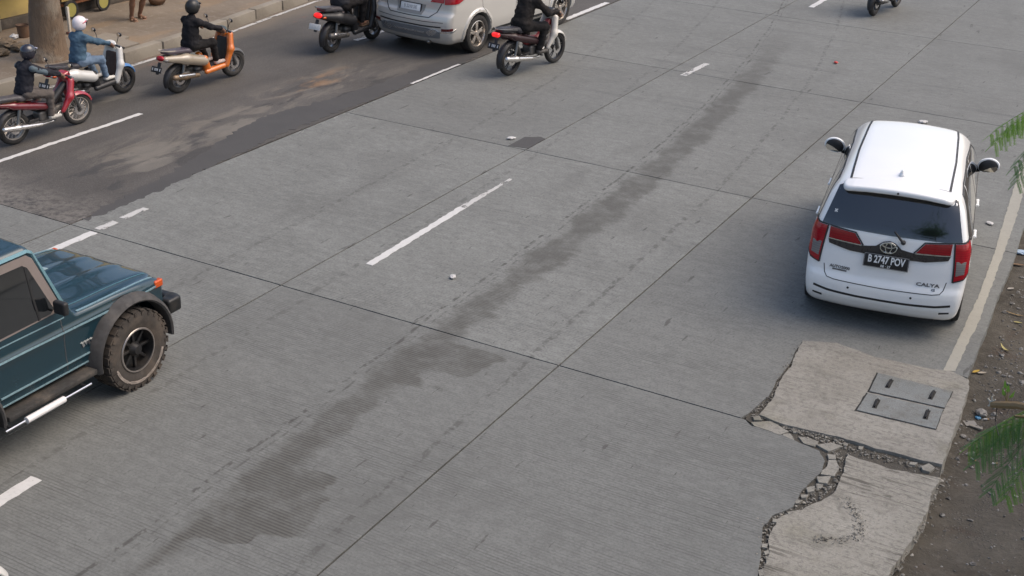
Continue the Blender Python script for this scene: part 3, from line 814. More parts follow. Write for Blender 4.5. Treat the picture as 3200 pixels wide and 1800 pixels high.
rub += along([(2470, 1340), (2560, 1355), (2640, 1385)], -.008, 260, .035, .003, .011)
rub += along([(2605, 1410), (2630, 1450), (2610, 1510), (2560, 1545), (2490, 1585), (2430, 1610), (2395, 1650), (2390, 1720), (2385, 1800), (2380, 1850)], -.012, 520, .038, .003, .013)
rub += along([(2500, 1080), (2470, 1130), (2432, 1185), (2410, 1238), (2360, 1290)], -.006, 240, .018, .003, .010)
rub += along([(2640, 1560), (2670, 1600), (2690, 1640), (2680, 1680), (2610, 1690), (2540, 1690)], .006, 260, .03, .003, .009)
rub += along([(2945, 1495), (2905, 1545), (2885, 1610), (2850, 1680), (2810, 1740), (2770, 1800)], -.05, 260, .035, .004, .018)
setp(scatter(rub).make('rubble', stone_mat('rubble stone', (.10, .092, .078), (.30, .28, .24)), apron, False), kind='stuff')
# gravel on the verge
gr = []
for _ in range(8000):
    x = R_.uniform(-1.55, .9); y = R_.uniform(7.4, 18.5)
    if x < float(gutx(max(y, gut[0][1])))+.10: continue
    if y < 9.6 and x < -.75+(y-8)*.0: 
        if R_.random() < .75: continue
    dens = .5+.5*mnoise.noise(Vector((x*1.1, y*.8, 9)))
    if y < 10.2: dens *= .45
    if R_.random() > dens*1.25: continue
    s = R_.uniform(.004, .014) if R_.random() < .85 else R_.uniform(.014, .032)
    gr.append((x, y, verge_h(x, y)+s*.15, s))
setp(scatter(gr).make('gravel', stone_mat('gravel stone', (.07, .066, .06), (.24, .23, .21)), None, False), 'loose grey gravel and pebbles on the verge', 'gravel', kind='stuff')

# ---- two concrete trench covers with lifting bars
M_STEEL = smat('dark steel bar', (.035, .035, .037), .45, .8, var=.3)
M_GAP = smat('dark gap', (.02, .019, .017), .95)
def cover(q, hs, label, seed):
    P = pw(q, .02); c = Vector((sum(p[0] for p in P)/4, sum(p[1] for p in P)/4))
    t = thing('trench_cover', label, 'trench cover', (c.x, c.y, .012), group='concrete covers on the apron')
    loc = [(p[0]-c.x, p[1]-c.y) for p in P]
    o = Vector((0, 0))
    prism_obj('plate', jag(loc, .06, .003, seed), .0006, .009, M_PLATE, t)
    gp = [(x*1.035-.006, y*1.07) for x, y in loc]
    prism_obj('surround', jag(gp, .05, .007, seed+3), .0002, .0016, M_GAP, t)
    ax = (Vector(loc[1])-Vector(loc[2])).normalized()
    for h in hs:
        w = Vector(pw([h], .02)[0])-c
        b = MB(); L = .075
        a0, a1 = w-ax*L, w+ax*L
        b.tube([(a0.x, a0.y, .004), (a0.x, a0.y, .024), (a0.x+ax.x*.012, a0.y+ax.y*.012, .030), (a1.x-ax.x*.012, a1.y-ax.y*.012, .030), (a1.x, a1.y, .024), (a1.x, a1.y, .004)], .0085, 6)
        b.make('lifting_bar', M_STEEL, t)
        s = Vector((-ax.y, ax.x))
        prism_obj('slot', jag([tuple(w-ax*.095-s*.022), tuple(w+ax*.095-s*.022), tuple(w+ax*.095+s*.022), tuple(w-ax*.095+s*.022)], .03, .004, seed+9), .0085, .0102, M_GAP, t)
cover([(2744, 1165), (2976, 1223), (2951, 1274), (2717, 1222)], [(2779, 1200), (2913, 1235)], 'grey concrete trench cover farther from camera with two bars', 101)
cover([(2712, 1228), (2947, 1280), (2924, 1340), (2678, 1281)], [(2738, 1262), (2896, 1296)], 'grey concrete trench cover nearer to camera with two bars', 106)
# ================================================================== CARS
M_TYRE = smat('tyre rubber', (.022, .021, .020), .85, var=.25, bump=.3, bs=120, dirt=.45, dirtcol=(.075, .065, .055))
M_TYREM = smat('muddy tyre rubber', (.045, .038, .032), .9, var=.3, bump=.4, bs=90, dirt=.8, dirtcol=(.115, .088, .066))
M_BLACK = smat('black plastic', (.018, .018, .019), .55, var=.2, bump=.15, bs=200)
M_UNDER = smat('car underside', (.012, .012, .012), .9)
M_CHROME = smat('chrome trim', (.72, .73, .74), .14, 1.0, var=.05)
M_ALLOY = smat('alloy rim', (.56, .54, .50), .3, .9, var=.1, dirt=.3)
M_DARKALLOY = smat('black steel rim', (.02, .02, .021), .4, .3, dirt=.3)
def glass_mat(name, col=(.010, .012, .014), rough=.05):
    n = NT(name); p = n.obj()
    n.set(col=n.mix(n.noise(p, 3, 3), tuple(c*.7 for c in col), col), rough=n.rng(n.noise(p, 4, 5, .65), .35, .8, rough, rough+.06), spec=.9, coat=1.0)
    return n.m
M_GLASS = glass_mat('tinted glass')
def paint(name, col, rough=.28, metal=0.0, dirt=.12, dcol=(.22, .20, .17)):
    n = NT(name); p = n.obj(); x, y, z = n.sep(p)
    c = n.mix(n.noise(p, 2.5, 3), tuple(v*.96 for v in col), tuple(min(1, v*1.03) for v in col))
    low = n.rng(z, .75, .25)
    d = n.math('MULTIPLY', n.rng(n.noise(p, 5, 6, .7), .35, .8), n.math('MULTIPLY_ADD', low, dirt*1.8, dirt*.5))
    c = n.mix(d, c, dcol)
    n.set(col=c, rough=n.math('MULTIPLY_ADD', d, .8, rough), metal=metal, coat=.8, crough=.05, normal=n.bump(n.noise(p, 6, 2), .02, .01))
    return n.m
def lamp_mat(name, col, rough=.12, estr=0.0, emis=None):
    n = NT(name); p = n.obj()
    rib = n.math('SINE', n.math('MULTIPLY', n.sep(p)[2], 260))
    c = n.mix(n.rng(rib, -1, 1, 0, .35), col, tuple(v*.45 for v in col))
    n.set(col=c, rough=rough, coat=.35, spec=.45)
    if estr: n.set(emis=emis or col, estr=estr)
    return n.m
M_RED = lamp_mat('red lamp lens', (.37, .008, .018))
M_REDD = lamp_mat('deep red lamp lens', (.27, .007, .014))
M_CLEAR = lamp_mat('clear lamp lens', (.22, .205, .20))
M_AMBER = lamp_mat('amber lamp lens', (.60, .09, .012))

def wheel(parent, c, side, R, w, rimR, style, tyre=None, rim=None, lugs=0, letters=False):
    """wheel on the x axis; side = +1 shows its face towards +x"""
    e = empty('wheel', c, parent=parent)
    h = w/2; tyre = tyre or M_TYRE
    prof = [(-h*.80, rimR*.96), (-h*.98, rimR+(R-rimR)*.30), (-h, rimR+(R-rimR)*.6), (-h*.90, R*.965), (-h*.74, R*.993), (0, R), (h*.74, R*.993), (h*.90, R*.965), (h, rimR+(R-rimR)*.6), (h*.98, rimR+(R-rimR)*.30), (h*.80, rimR*.96)]
    b = MB().lathe(prof, (0, 0, 0), 'x', 44)
    if lugs:
        for i in range(lugs):
            a = 2*math.pi*i/lugs
            for s in (-1, 1):
                aa = a+(.5*2*math.pi/lugs if s > 0 else 0)
                b.box((s*h*.62, (R*1.005)*math.cos(aa), (R*1.005)*math.sin(aa)), (h*.66, .012, .060), rot=(aa, 0, 0))
                b.box((s*h*.98, (R*.93)*math.cos(aa), (R*.93)*math.sin(aa)), (.006, .035, .030), rot=(aa, 0, 0))
    t = b.make('tyre', tyre, e, True, 40)
    if letters:
        lb = MB()
        for i in range(34):
            a = math.radians(200+i*4.2)
            if i % 5 == 4: continue
            lb.box((side*(h*1.0), (R*.80)*math.cos(a), (R*.80)*math.sin(a)), (.006, .016+.01*(i % 2), .05), rot=(a-math.pi/2+math.pi/2, 0, 0))
        lb.make('tyre_lettering', smat('raised white tyre lettering', (.34, .29, .25), .9, dirt=.6), e, False)
    f = side*h*.55
    rb = MB().lathe([(side*h*.86, rimR), (side*h*.90, rimR*.955), (side*h*.60, rimR*.90), (-side*h*.7, rimR*.90), (-side*h*.7, rimR)], (0, 0, 0), 'x', 40)
    if style == 'twin5':
        for i in range(5):
            for d in (-.13, .13):
                a = 2*math.pi*i/5+d+.3
                L = rimR*.80
                rb.box((f, math.cos(a)*L*.56, math.sin(a)*L*.56), (.030, rimR*.16, L*.98), rot=(a-math.pi/2, 0, 0), bev=.006)
        rb.lathe([(f-.02*side, 0.001), (f+.03*side, .001), (f+.026*side, rimR*.20), (f-.02*side, rimR*.24)], (0, 0, 0), 'x', 20)
    elif style == 'star8':
        for i in range(8):
            a = 2*math.pi*i/8
            rb.box((f-.02*side, math.cos(a)*rimR*.58, math.sin(a)*rimR*.58), (.03, rimR*.13, rimR*.72), rot=(a-math.pi/2, 0, 0), bev=.006)
        rb.lathe([(f-.04*side, .001), (f+.05*side, .001), (f+.045*side, rimR*.20), (f-.01*side, rimR*.34)], (0, 0, 0), 'x', 18)
    rb.make('rim', rim or M_ALLOY, e, True, 35)
    if style == 'star8': MB().lathe([(side*h*.87, rimR*1.01), (side*h*.93, rimR*.985), (side*h*.93, rimR*.93), (side*h*.86, rimR*.93)], (0, 0, 0), 'x', 40).make('rim_ring', smat('scuffed chrome ring', (.42, .38, .35), .35, .8, dirt=.4), e, True, 40)
    MB().lathe([(-side*h*.2, .001), (-side*h*.1, .001), (-side*h*.1, rimR*.90), (-side*h*.2, rimR*.90)], (0, 0, 0), 'x', 28).make('brake_disc', smat('dark brake metal', (.05, .05, .05), .6, .5), e, True, 35)  # dark backing disc behind the spokes
    return e

def ell_tube(a, b, r, n=28, m=6):
    pts = [(a*math.cos(2*math.pi*i/n), 0, b*math.sin(2*math.pi*i/n)) for i in range(n+1)]
    return MB().tube(pts, r, m, cap=False)
def facing(P, N, up=Vector((0, 0, 1))):
    """matrix taking the xz plane facing -y onto a surface point with outward normal N"""
    y = -N.normalized(); x = y.cross(up).normalized(); z = x.cross(y)
    m = Matrix((x, y, z)).transposed().to_4x4(); m.translation = P
    return m
def hollow_body(t, F, lo, hi, mat, h=.03, name='body'):
    V, Fc, N = surf(F, lo, hi, h)
    return obj(name, V, Fc, mat, t, True, normals=N)

# ------------------------------------------------------------------ white hatch-back people carrier
def white_car():
    t = thing('parked_car', 'white compact people carrier pulled up near the right edge line', 'car', (-2.53, 13.34, 0), math.radians(9.3), sc=1.0)
    Rr = pchip([.16, .27, .36, .46, .53, .60, .78, .95, 1.10, 1.14, 1.45, 1.62], [-.56, -.67, -.715, -.725, -.715, -.688, -.665, -.635, -.600, -.580, -.395, -.30])
    Tt = pchip([-.8, -.4, 0, .7, 1.4, 1.75, 1.95, 2.3, 2.65, 2.78, 3.1, 3.3, 3.42], [1.45, 1.535, 1.585, 1.615, 1.615, 1.60, 1.545, 1.30, 1.03, .99, .91, .76, .5])
    Ww = pchip([.14, .28, .5, .72, .86, .97, 1.04, 1.3, 1.5, 1.64], [.72, .80, .827, .832, .815, .812, .79, .705, .628, .56])
    def F(x, y, z):
        ax = np.abs(x)
        tap = 1-.045*np.clip(-y/.7, 0, 2)**2-.12*np.clip((y-2.5)/.85, 0, 2)**2
        side = (ax-Ww(z)*tap)*.95
        top = (z-(Tt(y)-.05*(x/.6)**2))*.9
        rear = (Rr(z)+.11*(ax/.8)**3.2-y)*.92
        front = (y-(3.36-.16*(x/.8)**2-.10*np.clip(z-.5, 0, 1)))*.95
        f = smax(side, top, .16); f = smax(f, rear, .07); f = smax(f, front, .12); f = smax(f, .17-z, .06)
        for ya in (0.0, 2.525):
            hole = np.maximum(np.sqrt((y-ya)**2+(z-.30)**2)-.335, .52-ax)
            f = np.maximum(f, -hole)
        return f
    W = paint('white car paint', (.86, .86, .845), .22, dirt=.05)
    hollow_body(t, F, (-.86, -.76, .14), (.86, 3.42, 1.64), W, .026)
    d = Drape(F)
    seam = smat('panel gap', (.05, .05, .052), .8)
    def sy(poly): return [(-u, v) for u, v in poly][::-1]
    # glass
    rw = d.panel('rear_window', 'rear', [(-.565, 1.46), (.565, 1.46), (.60, 1.44), (.705, 1.085), (.69, 1.07), (.40, 1.072), (0, 1.066), (-.40, 1.072), (-.69, 1.07), (-.705, 1.085), (-.60, 1.44)], M_GLASS, t, .004, .01)
    for ax_, s in (('right', 1), ('left', -1)):
        d.panel('side_window', ax_, [(2.42, 1.045), (2.05, 1.27), (1.78, 1.415), (1.12, 1.46), (1.12, 1.035)], M_GLASS, t, .003, .01)
        d.panel('side_window', ax_, [(1.06, 1.035), (1.06, 1.462), (.22, 1.455), (.12, 1.03)], M_GLASS, t, .003, .01)
        d.panel('side_window', ax_, [(.06, 1.035), (.16, 1.452), (-.10, 1.43), (-.33, 1.18), (-.36, 1.10), (-.26, 1.05)], M_GLASS, t, .003, .01)
        d.line('window_seal', ax_, [(2.44, 1.03), (1.06, 1.02), (.1, 1.015), (-.27, 1.035), (-.38, 1.10), (-.35, 1.19), (-.11, 1.445), (.2, 1.47), (1.1, 1.475), (1.79, 1.43), (2.07, 1.28)], M_BLACK, t, .022, .004, closed=True)
        d.line('door_gap', ax_, [(1.09, .30), (1.09, 1.02)], seam, t, .008)
        d.line('door_gap', ax_, [(.10, 1.0), (.10, .72), (.32, .42), (.34, .28)], seam, t, .008)
        d.line('door_gap', ax_, [(2.2, .30), (2.25, .98)], seam, t, .008)
        for yy in (.28, 1.30):
            P, N = d.place(ax_, yy, .90)
            bpart('door_handle', [rc((P.x+s*.022, yy-.085, .90), (P.x+s*.022, yy+.085, .905), .016, .014), rc((P.x, yy-.085, .90), (P.x+s*.022, yy-.085, .90), .014), rc((P.x, yy+.085, .90), (P.x+s*.022, yy+.085, .90), .014)], W, t, .012, .012)
        # mirror
        m = bpart('mirror', [el((s*.905, 2.03, 1.135), (.120, .085, .088)), el((s*.86, 2.025, 1.115), (.085, .075, .072))], W, t, .014, .03, cut=lambda x, y, z: 2.005-y)
        bpart('mirror_back', [el((s*.905, 2.025, 1.135), (.110, .045, .080)), el((s*.86, 2.02, 1.115), (.077, .040, .064)), rc((s*.85, 2.025, 1.09), (s*.72, 2.08, 1.045), .030, .045)], M_BLACK, m, .012, .02)
        gp = [(s*.845, 1.080), (s*.970, 1.075), (s*1.003, 1.110), (s*.99, 1.150), (s*.92, 1.127)]
        Vg = [(x, 1.962+.25*abs(abs(x)-.92)**1.5, z) for x, z in gp]; Vb = [(x, 1.995, z) for x, y, z in Vg]
        obj('mirror_glass', Vg+Vb, [tuple(range(5)) if s > 0 else tuple(range(5))[::-1]]+[(i, (i+1) % 5, 5+(i+1) % 5, 5+i) for i in range(5)], smat('mirror glass', (.75, .73, .68), .06, 1.0), m, False)
        wheel(t, (s*.735, 0, .292), s, .292, .18, .185, 'twin5'); wheel(t, (s*.735, 2.525, .292), s, .292, .18, .185, 'twin5')
        # lamps at the corner
        fr = (np.array([.8*s, .6, 0]), np.array([0, 0, 1.]), np.array([0, -.6, 0])-1.3*np.array([-.6*s, .8, 0]), np.array([-.6*s, .8, 0]))
        tl = d.panel('tail_light', fr, [(.540, 0.675), (.635, 0.705), (.69, 0.765), (.735, 0.960), (.735, 1.055), (.715, 1.085), (.64, 1.065), (.540, 1.060)], M_RED, t, .012, .03, .04)
        d.panel('reversing_lens', fr, [(.552, 0.735), (.635, 0.755), (.650, 0.885), (.552, 0.885)], M_CLEAR, tl, .016, .01, .05)
        d.line('lamp_rim', fr, [(.533, 0.666), (.640, 0.697), (.699, 0.758), (.745, 0.960), (.745, 1.060), (.722, 1.096), (.64, 1.076), (.533, 1.070)], M_BLACK, tl, .014, .010, closed=True)
        il = [(.275, 0.935), (.355, 1.038), (.612, 1.060), (.612, 0.945)]
        l2 = d.panel('tail_light', 'rear', il if s > 0 else sy(il), M_REDD, t, .014, .03, .04)
        d.line('lamp_rim', 'rear', [(s*.255, 0.930), (s*.347, 1.048), (s*.619, 1.070)], M_BLACK, l2, .012, .013)
        d.line('chrome_strip', 'rear', [(s*.617, 0.940), (s*.27, 0.927)], M_CHROME, t, .010, .017)
        d.panel('rear_reflector', 'rear', [(s*.60, .30), (s*.70, .315), (s*.70, .335), (s*.60, .325)] if s > 0 else [(s*.60, .30), (s*.60, .325), (s*.70, .335), (s*.70, .315)], M_BLACK, t, .003)
        d.panel('headlight', 'front', [(s*.38, .72), (s*.70, .78), (s*.72, .88), (s*.42, .80)], M_CLEAR, t, .006)
        d.line('roof_strip', 'top', [(s*.50, -.27), (s*.515, .6), (s*.50, 1.5), (s*.485, 1.84), (s*.44, 1.94)], M_BLACK, t, .024, .004)
    d.panel('rear_garnish', 'rear', [(-.615, 0.932), (-.28, 0.922), (-.13, 0.945), (-.06, 1.000), (0, 1.015), (.06, 1.000), (.13, 0.945), (.28, 0.922), (.615, 0.932), (.60, 0.890), (.38, 0.852), (0, 0.845), (-.38, 0.852), (-.60, 0.890)], smat('dark bronze garnish', (.040, .034, .031), .3, .2), t, .012, .02, .04)
    d.panel('windscreen', 'top', [(-.56, 1.99), (.56, 1.99), (.68, 2.60), (-.68, 2.60)], M_GLASS, t, .003)
    d.line('tailgate_gap', 'rear', [(-.622, .66), (-.605, .575), (-.575, .535), (-.50, .522), (0, .512), (.50, .522), (.575, .535), (.605, .575), (.622, .66)], seam, t, .009)
    d.line('roof_gap', 'top', [(-.50, -.275), (-.25, -.30), (0, -.305), (.25, -.30), (.50, -.275)], smat('light gap', (.35, .34, .33), .7), t, .008, .002)
    d.line('bumper_slot', 'rear', [(-.70, .415), (-.55, .392), (-.25, .380), (0, .378), (.25, .380), (.55, .392), (.70, .415)], M_BLACK, t, .024, .004)
    MB().box((0, -.42, .205), (1.15, .30, .08), bev=.03).make('rear_valance', M_BLACK, t)
    MB().box((0, 1.2, .23), (1.3, 3.2, .12)).make('underbody', M_UNDER, t, False)
    for u in (-.34, .30):
        P, N = d.place('rear', u, .462)
        MB().lathe([(-.004, .001), (.004, .001), (.004, .012), (-.004, .012)], (0, 0, 0), 'y', 12).make('parking_sensor', M_BLACK, t).matrix_local = facing(P, N)
    # spoiler with washer nozzle
    def Fs(x, y, z):
        tp = 1.548+.13*(y+.35)-.060*(x/.6)**2-.10*np.clip(np.abs(x)-.46, 0, 1)
        f = smax(z-tp, tp-.062-z, .035)
        f = smax(f, smax(np.abs(x)-.565+.25*np.clip(-.36-y, 0, 1), smax(-.515-y+.05*(x/.57)**2, y+.24, .02), .07), .03)
        return f
    V, Fc, N = surf(Fs, (-.6, -.54, 1.38), (.6, -.2, 1.6), .018)
    sp = obj('rear_spoiler', V, Fc, W, t, True, normals=N)
    MB().lathe([(-.01, .001), (.004, .001), (.004, .011), (-.01, .011)], (0, -.512, 1.498), 'y', 10).make('washer_nozzle', M_BLACK, sp)
    bpart('antenna', [rc((0, -.14, 1.57), (0, -.10, 1.60), .035, .022), rc((0, -.10, 1.58), (.0, -.17, 1.635), .022, .008)], W, t, .010, .02)
    # number plate
    P, N = d.place('rear', 0, .78); P.z = .800
    Mx = facing(P+N*.022, Vector((0, N.y, N.z*.6)))
    pl = MB().box((0, 0, 0), (.455, .012, .150), bev=.004).make('number_plate', smat('black plate', (.014, .014, .015), .5), t); pl.matrix_local = Mx
    wt = smat('plate white', (.80, .80, .78), .5)
    V, Fx = rail_text('B 2747 POV', .112, .0012, .0028, .66)
    setp(obj('plate_text', [(x, y-.0085, z+.014) for x, y, z in V], Fx, wt, pl, False), kind='stuff')
    V, Fx = rail_text('08 · 27', .036, .001, .0006, 1.0)
    setp(obj('plate_text', [(x, y-.0085, z-.050) for x, y, z in V], Fx, wt, pl, False), kind='stuff')
    fb = MB()
    for z in (-.069, .069): fb.box((0, -.0065, z), (.44, .004, .004))
    for x in (-.2215, .2215): fb.box((x, -.0065, 0), (.004, .004, .138))
    fb.make('plate_border', smat('plate border grey', (.32, .32, .32), .5), pl, False)
    P, N = d.place('rear', 0, .945)
    em = ell_tube(.082, .055, .0085); em.V = [tuple(v) for v in em.V]
    e2 = ell_tube(.030, .050, .0075); e3 = ell_tube(.064, .024, .0075)
    em.add(e2.V, e2.F); em.add([(v[0], v[1], v[2]+.024) for v in e3.V], e3.F)
    e_o = em.make('emblem', M_CHROME, t); e_o.matrix_local = facing(P+N*.026, N)
    for txt, u, v, sz, sxx in (('CALYA', .445, .615, .050, 1.5), ('G', .505, .570, .034, 1.6), ('AUTO2000', -.455, .655, .042, 1.05)):
        P, N = d.place('rear', u, v); V, Fx = rail_text(txt, sz, .0015, .0012, sxx)
        o = obj('badge', V, Fx, smat('badge metal', (.16, .16, .17), .3, .8), t, False); o.matrix_local = facing(P+N*.004, N)
    P, N = d.place('rear', -.455, .626)
    o = MB().box((0, 0, 0), (.15, .002, .016)).make('badge', smat('badge metal', (.16, .16, .17), .3, .8), t, False); o.matrix_local = facing(P+N*.002, N)
    # wiper
    P, N = d.place('rear', .135, 1.02); Q, _ = d.place('rear', .035, 1.115)
    wi = bpart('rear_wiper', [rc(P+N*.012, P+N*.03, .026, .020), rc(P+N*.035, Q+N*.035, .014, .009)], M_BLACK, t, .008, .01)
    P, N = d.place('rear', -.585, 1.215)
    st = MB(); st.box((0, 0, 0), (.042, .001, .010), rot=(0, .8, 0)); st.box((0, 0, 0), (.042, .001, .010), rot=(0, -.9, 0))
    st.make('window_sticker', wt, rw, False).matrix_local = facing(P+N*.0055, N)
    return t
white_car()

# ------------------------------------------------------------------ silver people carrier
def silver_car():
    t = thing('moving_car', 'silver people carrier driving off at the top of the asphalt lane', 'car', (-12.66, 20.30, 0), math.radians(-4.8), sc=1.04)
    Rr = pchip([.2, .33, .45, .60, .72, .80, .95, 1.05, 1.2, 1.65, 1.75], [-.72, -.82, -.865, -.88, -.86, -.80, -.78, -.76, -.70, -.46, -.38])
    Tt = pchip([-.95, -.5, 0, .8, 1.6, 2.0, 2.3, 2.95, 3.1, 3.5, 3.62], [1.60, 1.66, 1.69, 1.71, 1.69, 1.62, 1.50, 1.12, 1.06, .95, .6])
    Ww = pchip([.2, .34, .55, .8, .95, 1.05, 1.12, 1.4, 1.62, 1.75], [.76, .845, .875, .872, .862, .855, .83, .74, .66, .58])
    def F(x, y, z):
        ax = np.abs(x)
        tap = 1-.06*np.clip(-y/.85, 0, 2)**2-.10*np.clip((y-2.8)/.85, 0, 2)**2
        side = (ax-Ww(z)*tap)*.95; top = (z-(Tt(y)-.05*(x/.6)**2))*.9
        rear = (Rr(z)+.10*(ax/.85)**3-y)*.92; front = (y-(3.6-.18*(x/.85)**2))*.95
        f = smax(side, top, .14); f = smax(f, rear, .08); f = smax(f, front, .12); f = smax(f, .22-z, .06)
        for ya in (0.0, 2.775):
            r = np.sqrt((y-ya)**2+(z-.335)**2)
            lip = np.maximum(np.maximum(np.maximum(r-.435, ax-(Ww(z)*tap+.020)), .6-ax), .25-z)
            f = smin(f, np.maximum(lip, -(r-.37)), .03)
            f = np.maximum(f, -np.maximum(r-.375, .55-ax))
        return f
    Sv = paint('silver car paint', (.60, .575, .53), .26, .25, dirt=0.0)
    hollow_body(t, F, (-.92, -.92, .2), (.92, 3.66, 1.75), Sv, .025)
    d = Drape(F)
    for s, a in ((1, 'right'), (-1, 'left')):
        wheel(t, (s*.765, 0, .332), s, .332, .205, .232, 'twin5', rim=smat('machined alloy rim', (.62, .57, .52), .28, .85, dirt=.35))
        wheel(t, (s*.765, 2.775, .332), s, .332, .205, .232, 'twin5', rim=smat('machined alloy rim', (.62, .57, .52), .28, .85))
        d.panel('side_window', a, [(2.6, 1.14), (2.0, 1.52), (1.2, 1.57), (1.2, 1.13)], M_GLASS, t, .003)
        d.panel('side_window', a, [(1.14, 1.13), (1.14, 1.57), (.2, 1.56), (.12, 1.13)], M_GLASS, t, .003)
        d.panel('side_window', a, [(.06, 1.13), (.14, 1.56), (-.30, 1.50), (-.45, 1.20)], M_GLASS, t, .003)
        for g in ([(1.17, .34), (1.17, 1.1)], [(.10, 1.1), (.12, .80), (.36, .52), (.40, .34)], [(2.3, .34), (2.36, 1.06)]):
            d.line('door_gap', a, g, smat('panel gap', (.05, .05, .052), .8), t, .009)
        d.line('sill_trim', a, [(.42, .33), (2.32, .33)], M_BLACK, t, .05, .006)
        fr = (np.array([.8*s, .6, 0]), np.array([0, 0, 1.]), np.array([0, -.7, 0])-1.3*np.array([-.6*s, .8, 0]), np.array([-.6*s, .8, 0]))
        tl = d.panel('tail_light', fr, [(.52, .93), (.76, .95), (.86, 1.01), (.84, 1.34), (.72, 1.34), (.70, 1.09), (.52, 1.06)], M_RED, t, .014, .03, .04)
        d.panel('tail_light', 'rear', [(s*.40, .95), (s*.655, .95), (s*.655, 1.05), (s*.46, 1.05)] if s > 0 else [(s*.40, .95), (s*.46, 1.05), (s*.655, 1.05), (s*.655, .95)], M_RED, t, .012, .02, .04)
        d.panel('rear_reflector', fr, [(.46, .485), (.66, .50), (.66, .545), (.46, .53)], smat('dark red reflector', (.10, .012, .012), .3), t, .006, .02)
        d.line('bumper_trim', fr, [(.44, .47), (.66, .482), (.72, .52)], M_CHROME, t, .020, .008)
        d.panel('headlight', 'front', [(s*.4, .7), (s*.78, .78), (s*.78, .88), (s*.45, .82)], M_CLEAR, t, .006)
        wi = d.panel('skid_trim', 'rear', [(s*.36, .44), (s*.46, .50), (s*.56, .505), (s*.60, .475), (s*.50, .40), (s*.42, .385)][::s], smat('satin silver trim', (.45, .47, .49), .3, .8), t, .02, .03, .05)
        m = bpart('mirror', [el((s*1.0, 2.2, 1.17), (.13, .08, .09))], Sv, t, .018, .03)
        bpart('mirror_arm', [rc((s*.92, 2.22, 1.12), (s*.80, 2.28, 1.10), .03, .04)], M_BLACK, m, .015)
    d.panel('rear_window', 'rear', [(-.60, 1.22), (.60, 1.22), (.52, 1.56), (-.52, 1.56)], M_GLASS, t, .003)
    d.panel('windscreen', 'top', [(-.58, 2.36), (.58, 2.36), (.70, 2.92), (-.70, 2.92)], M_GLASS, t, .003)
    seam = smat('panel gap', (.05, .05, .052), .8)
    d.line('tailgate_gap', 'rear', [(-.62, .95), (-.54, .79), (-.42, .695), (0, .685), (.42, .695), (.54, .79), (.62, .95)], seam, t, .016, .002)
    d.line('bumper_crease', 'rear', [(-.70, .635), (-.3, .617), (.3, .617), (.70, .635)], seam, t, .010, .001)
    d.panel('lower_bumper', 'rear', [(-.62, .36), (-.30, .345), (.30, .345), (.62, .36), (.64, .47), (.40, .515), (-.40, .515), (-.64, .47)], smat('grey lower bumper', (.20, .21, .22), .45, .3), t, .018, .03, .035)
    d.line('bumper_slot', 'rear', [(-.66, .555), (-.3, .54), (.3, .54), (.66, .555)], M_BLACK, t, .022, .004)
    d.line('skid_bar', 'rear', [(-.34, .435), (.34, .435)], smat('satin silver trim', (.45, .47, .49), .3, .8), t, .030, .022)
    d.line('skid_slot', 'rear', [(-.30, .395), (.30, .395)], M_BLACK, t, .028, .010)
    pn = d.panel('plate_recess', 'rear', [(-.31, .89), (-.26, .715), (.26, .715), (.31, .89)], smat('recess silver', (.30, .29, .27), .4, .4), t, .010, .01, .035)
    P, N = d.place('rear', 0, .805); Mx = facing(P+N*.02, N)
    pl = MB().box((0, 0, 0), (.43, .012, .15), bev=.004).make('number_plate', smat('plate white face', (.74, .74, .73), .5), t); pl.matrix_local = Mx
    fb = MB()
    for z in (-.078, .078): fb.box((0, -.002, z), (.46, .018, .012))
    for x in (-.224, .224): fb.box((x, -.002, 0), (.012, .018, .168))
    fb.make('plate_frame', M_BLACK, pl, False)
    V, Fx = rail_text('B 2210 SIE', .082, .001, .0004, .80)
    setp(obj('plate_text', [(x, y-.0078, z+.012) for x, y, z in V], Fx, smat('faded plate lettering', (.30, .30, .30), .6), pl, False), kind='stuff')
    MB().box((0, 1.3, .27), (1.35, 3.6, .12)).make('underbody', M_UNDER, t, False)
    bpart('silencer', [rc((.38, -.60, .27), (.38, -.80, .26), .035)], smat('exhaust steel', (.25, .24, .22), .4, .9), t, .014)
silver_car()

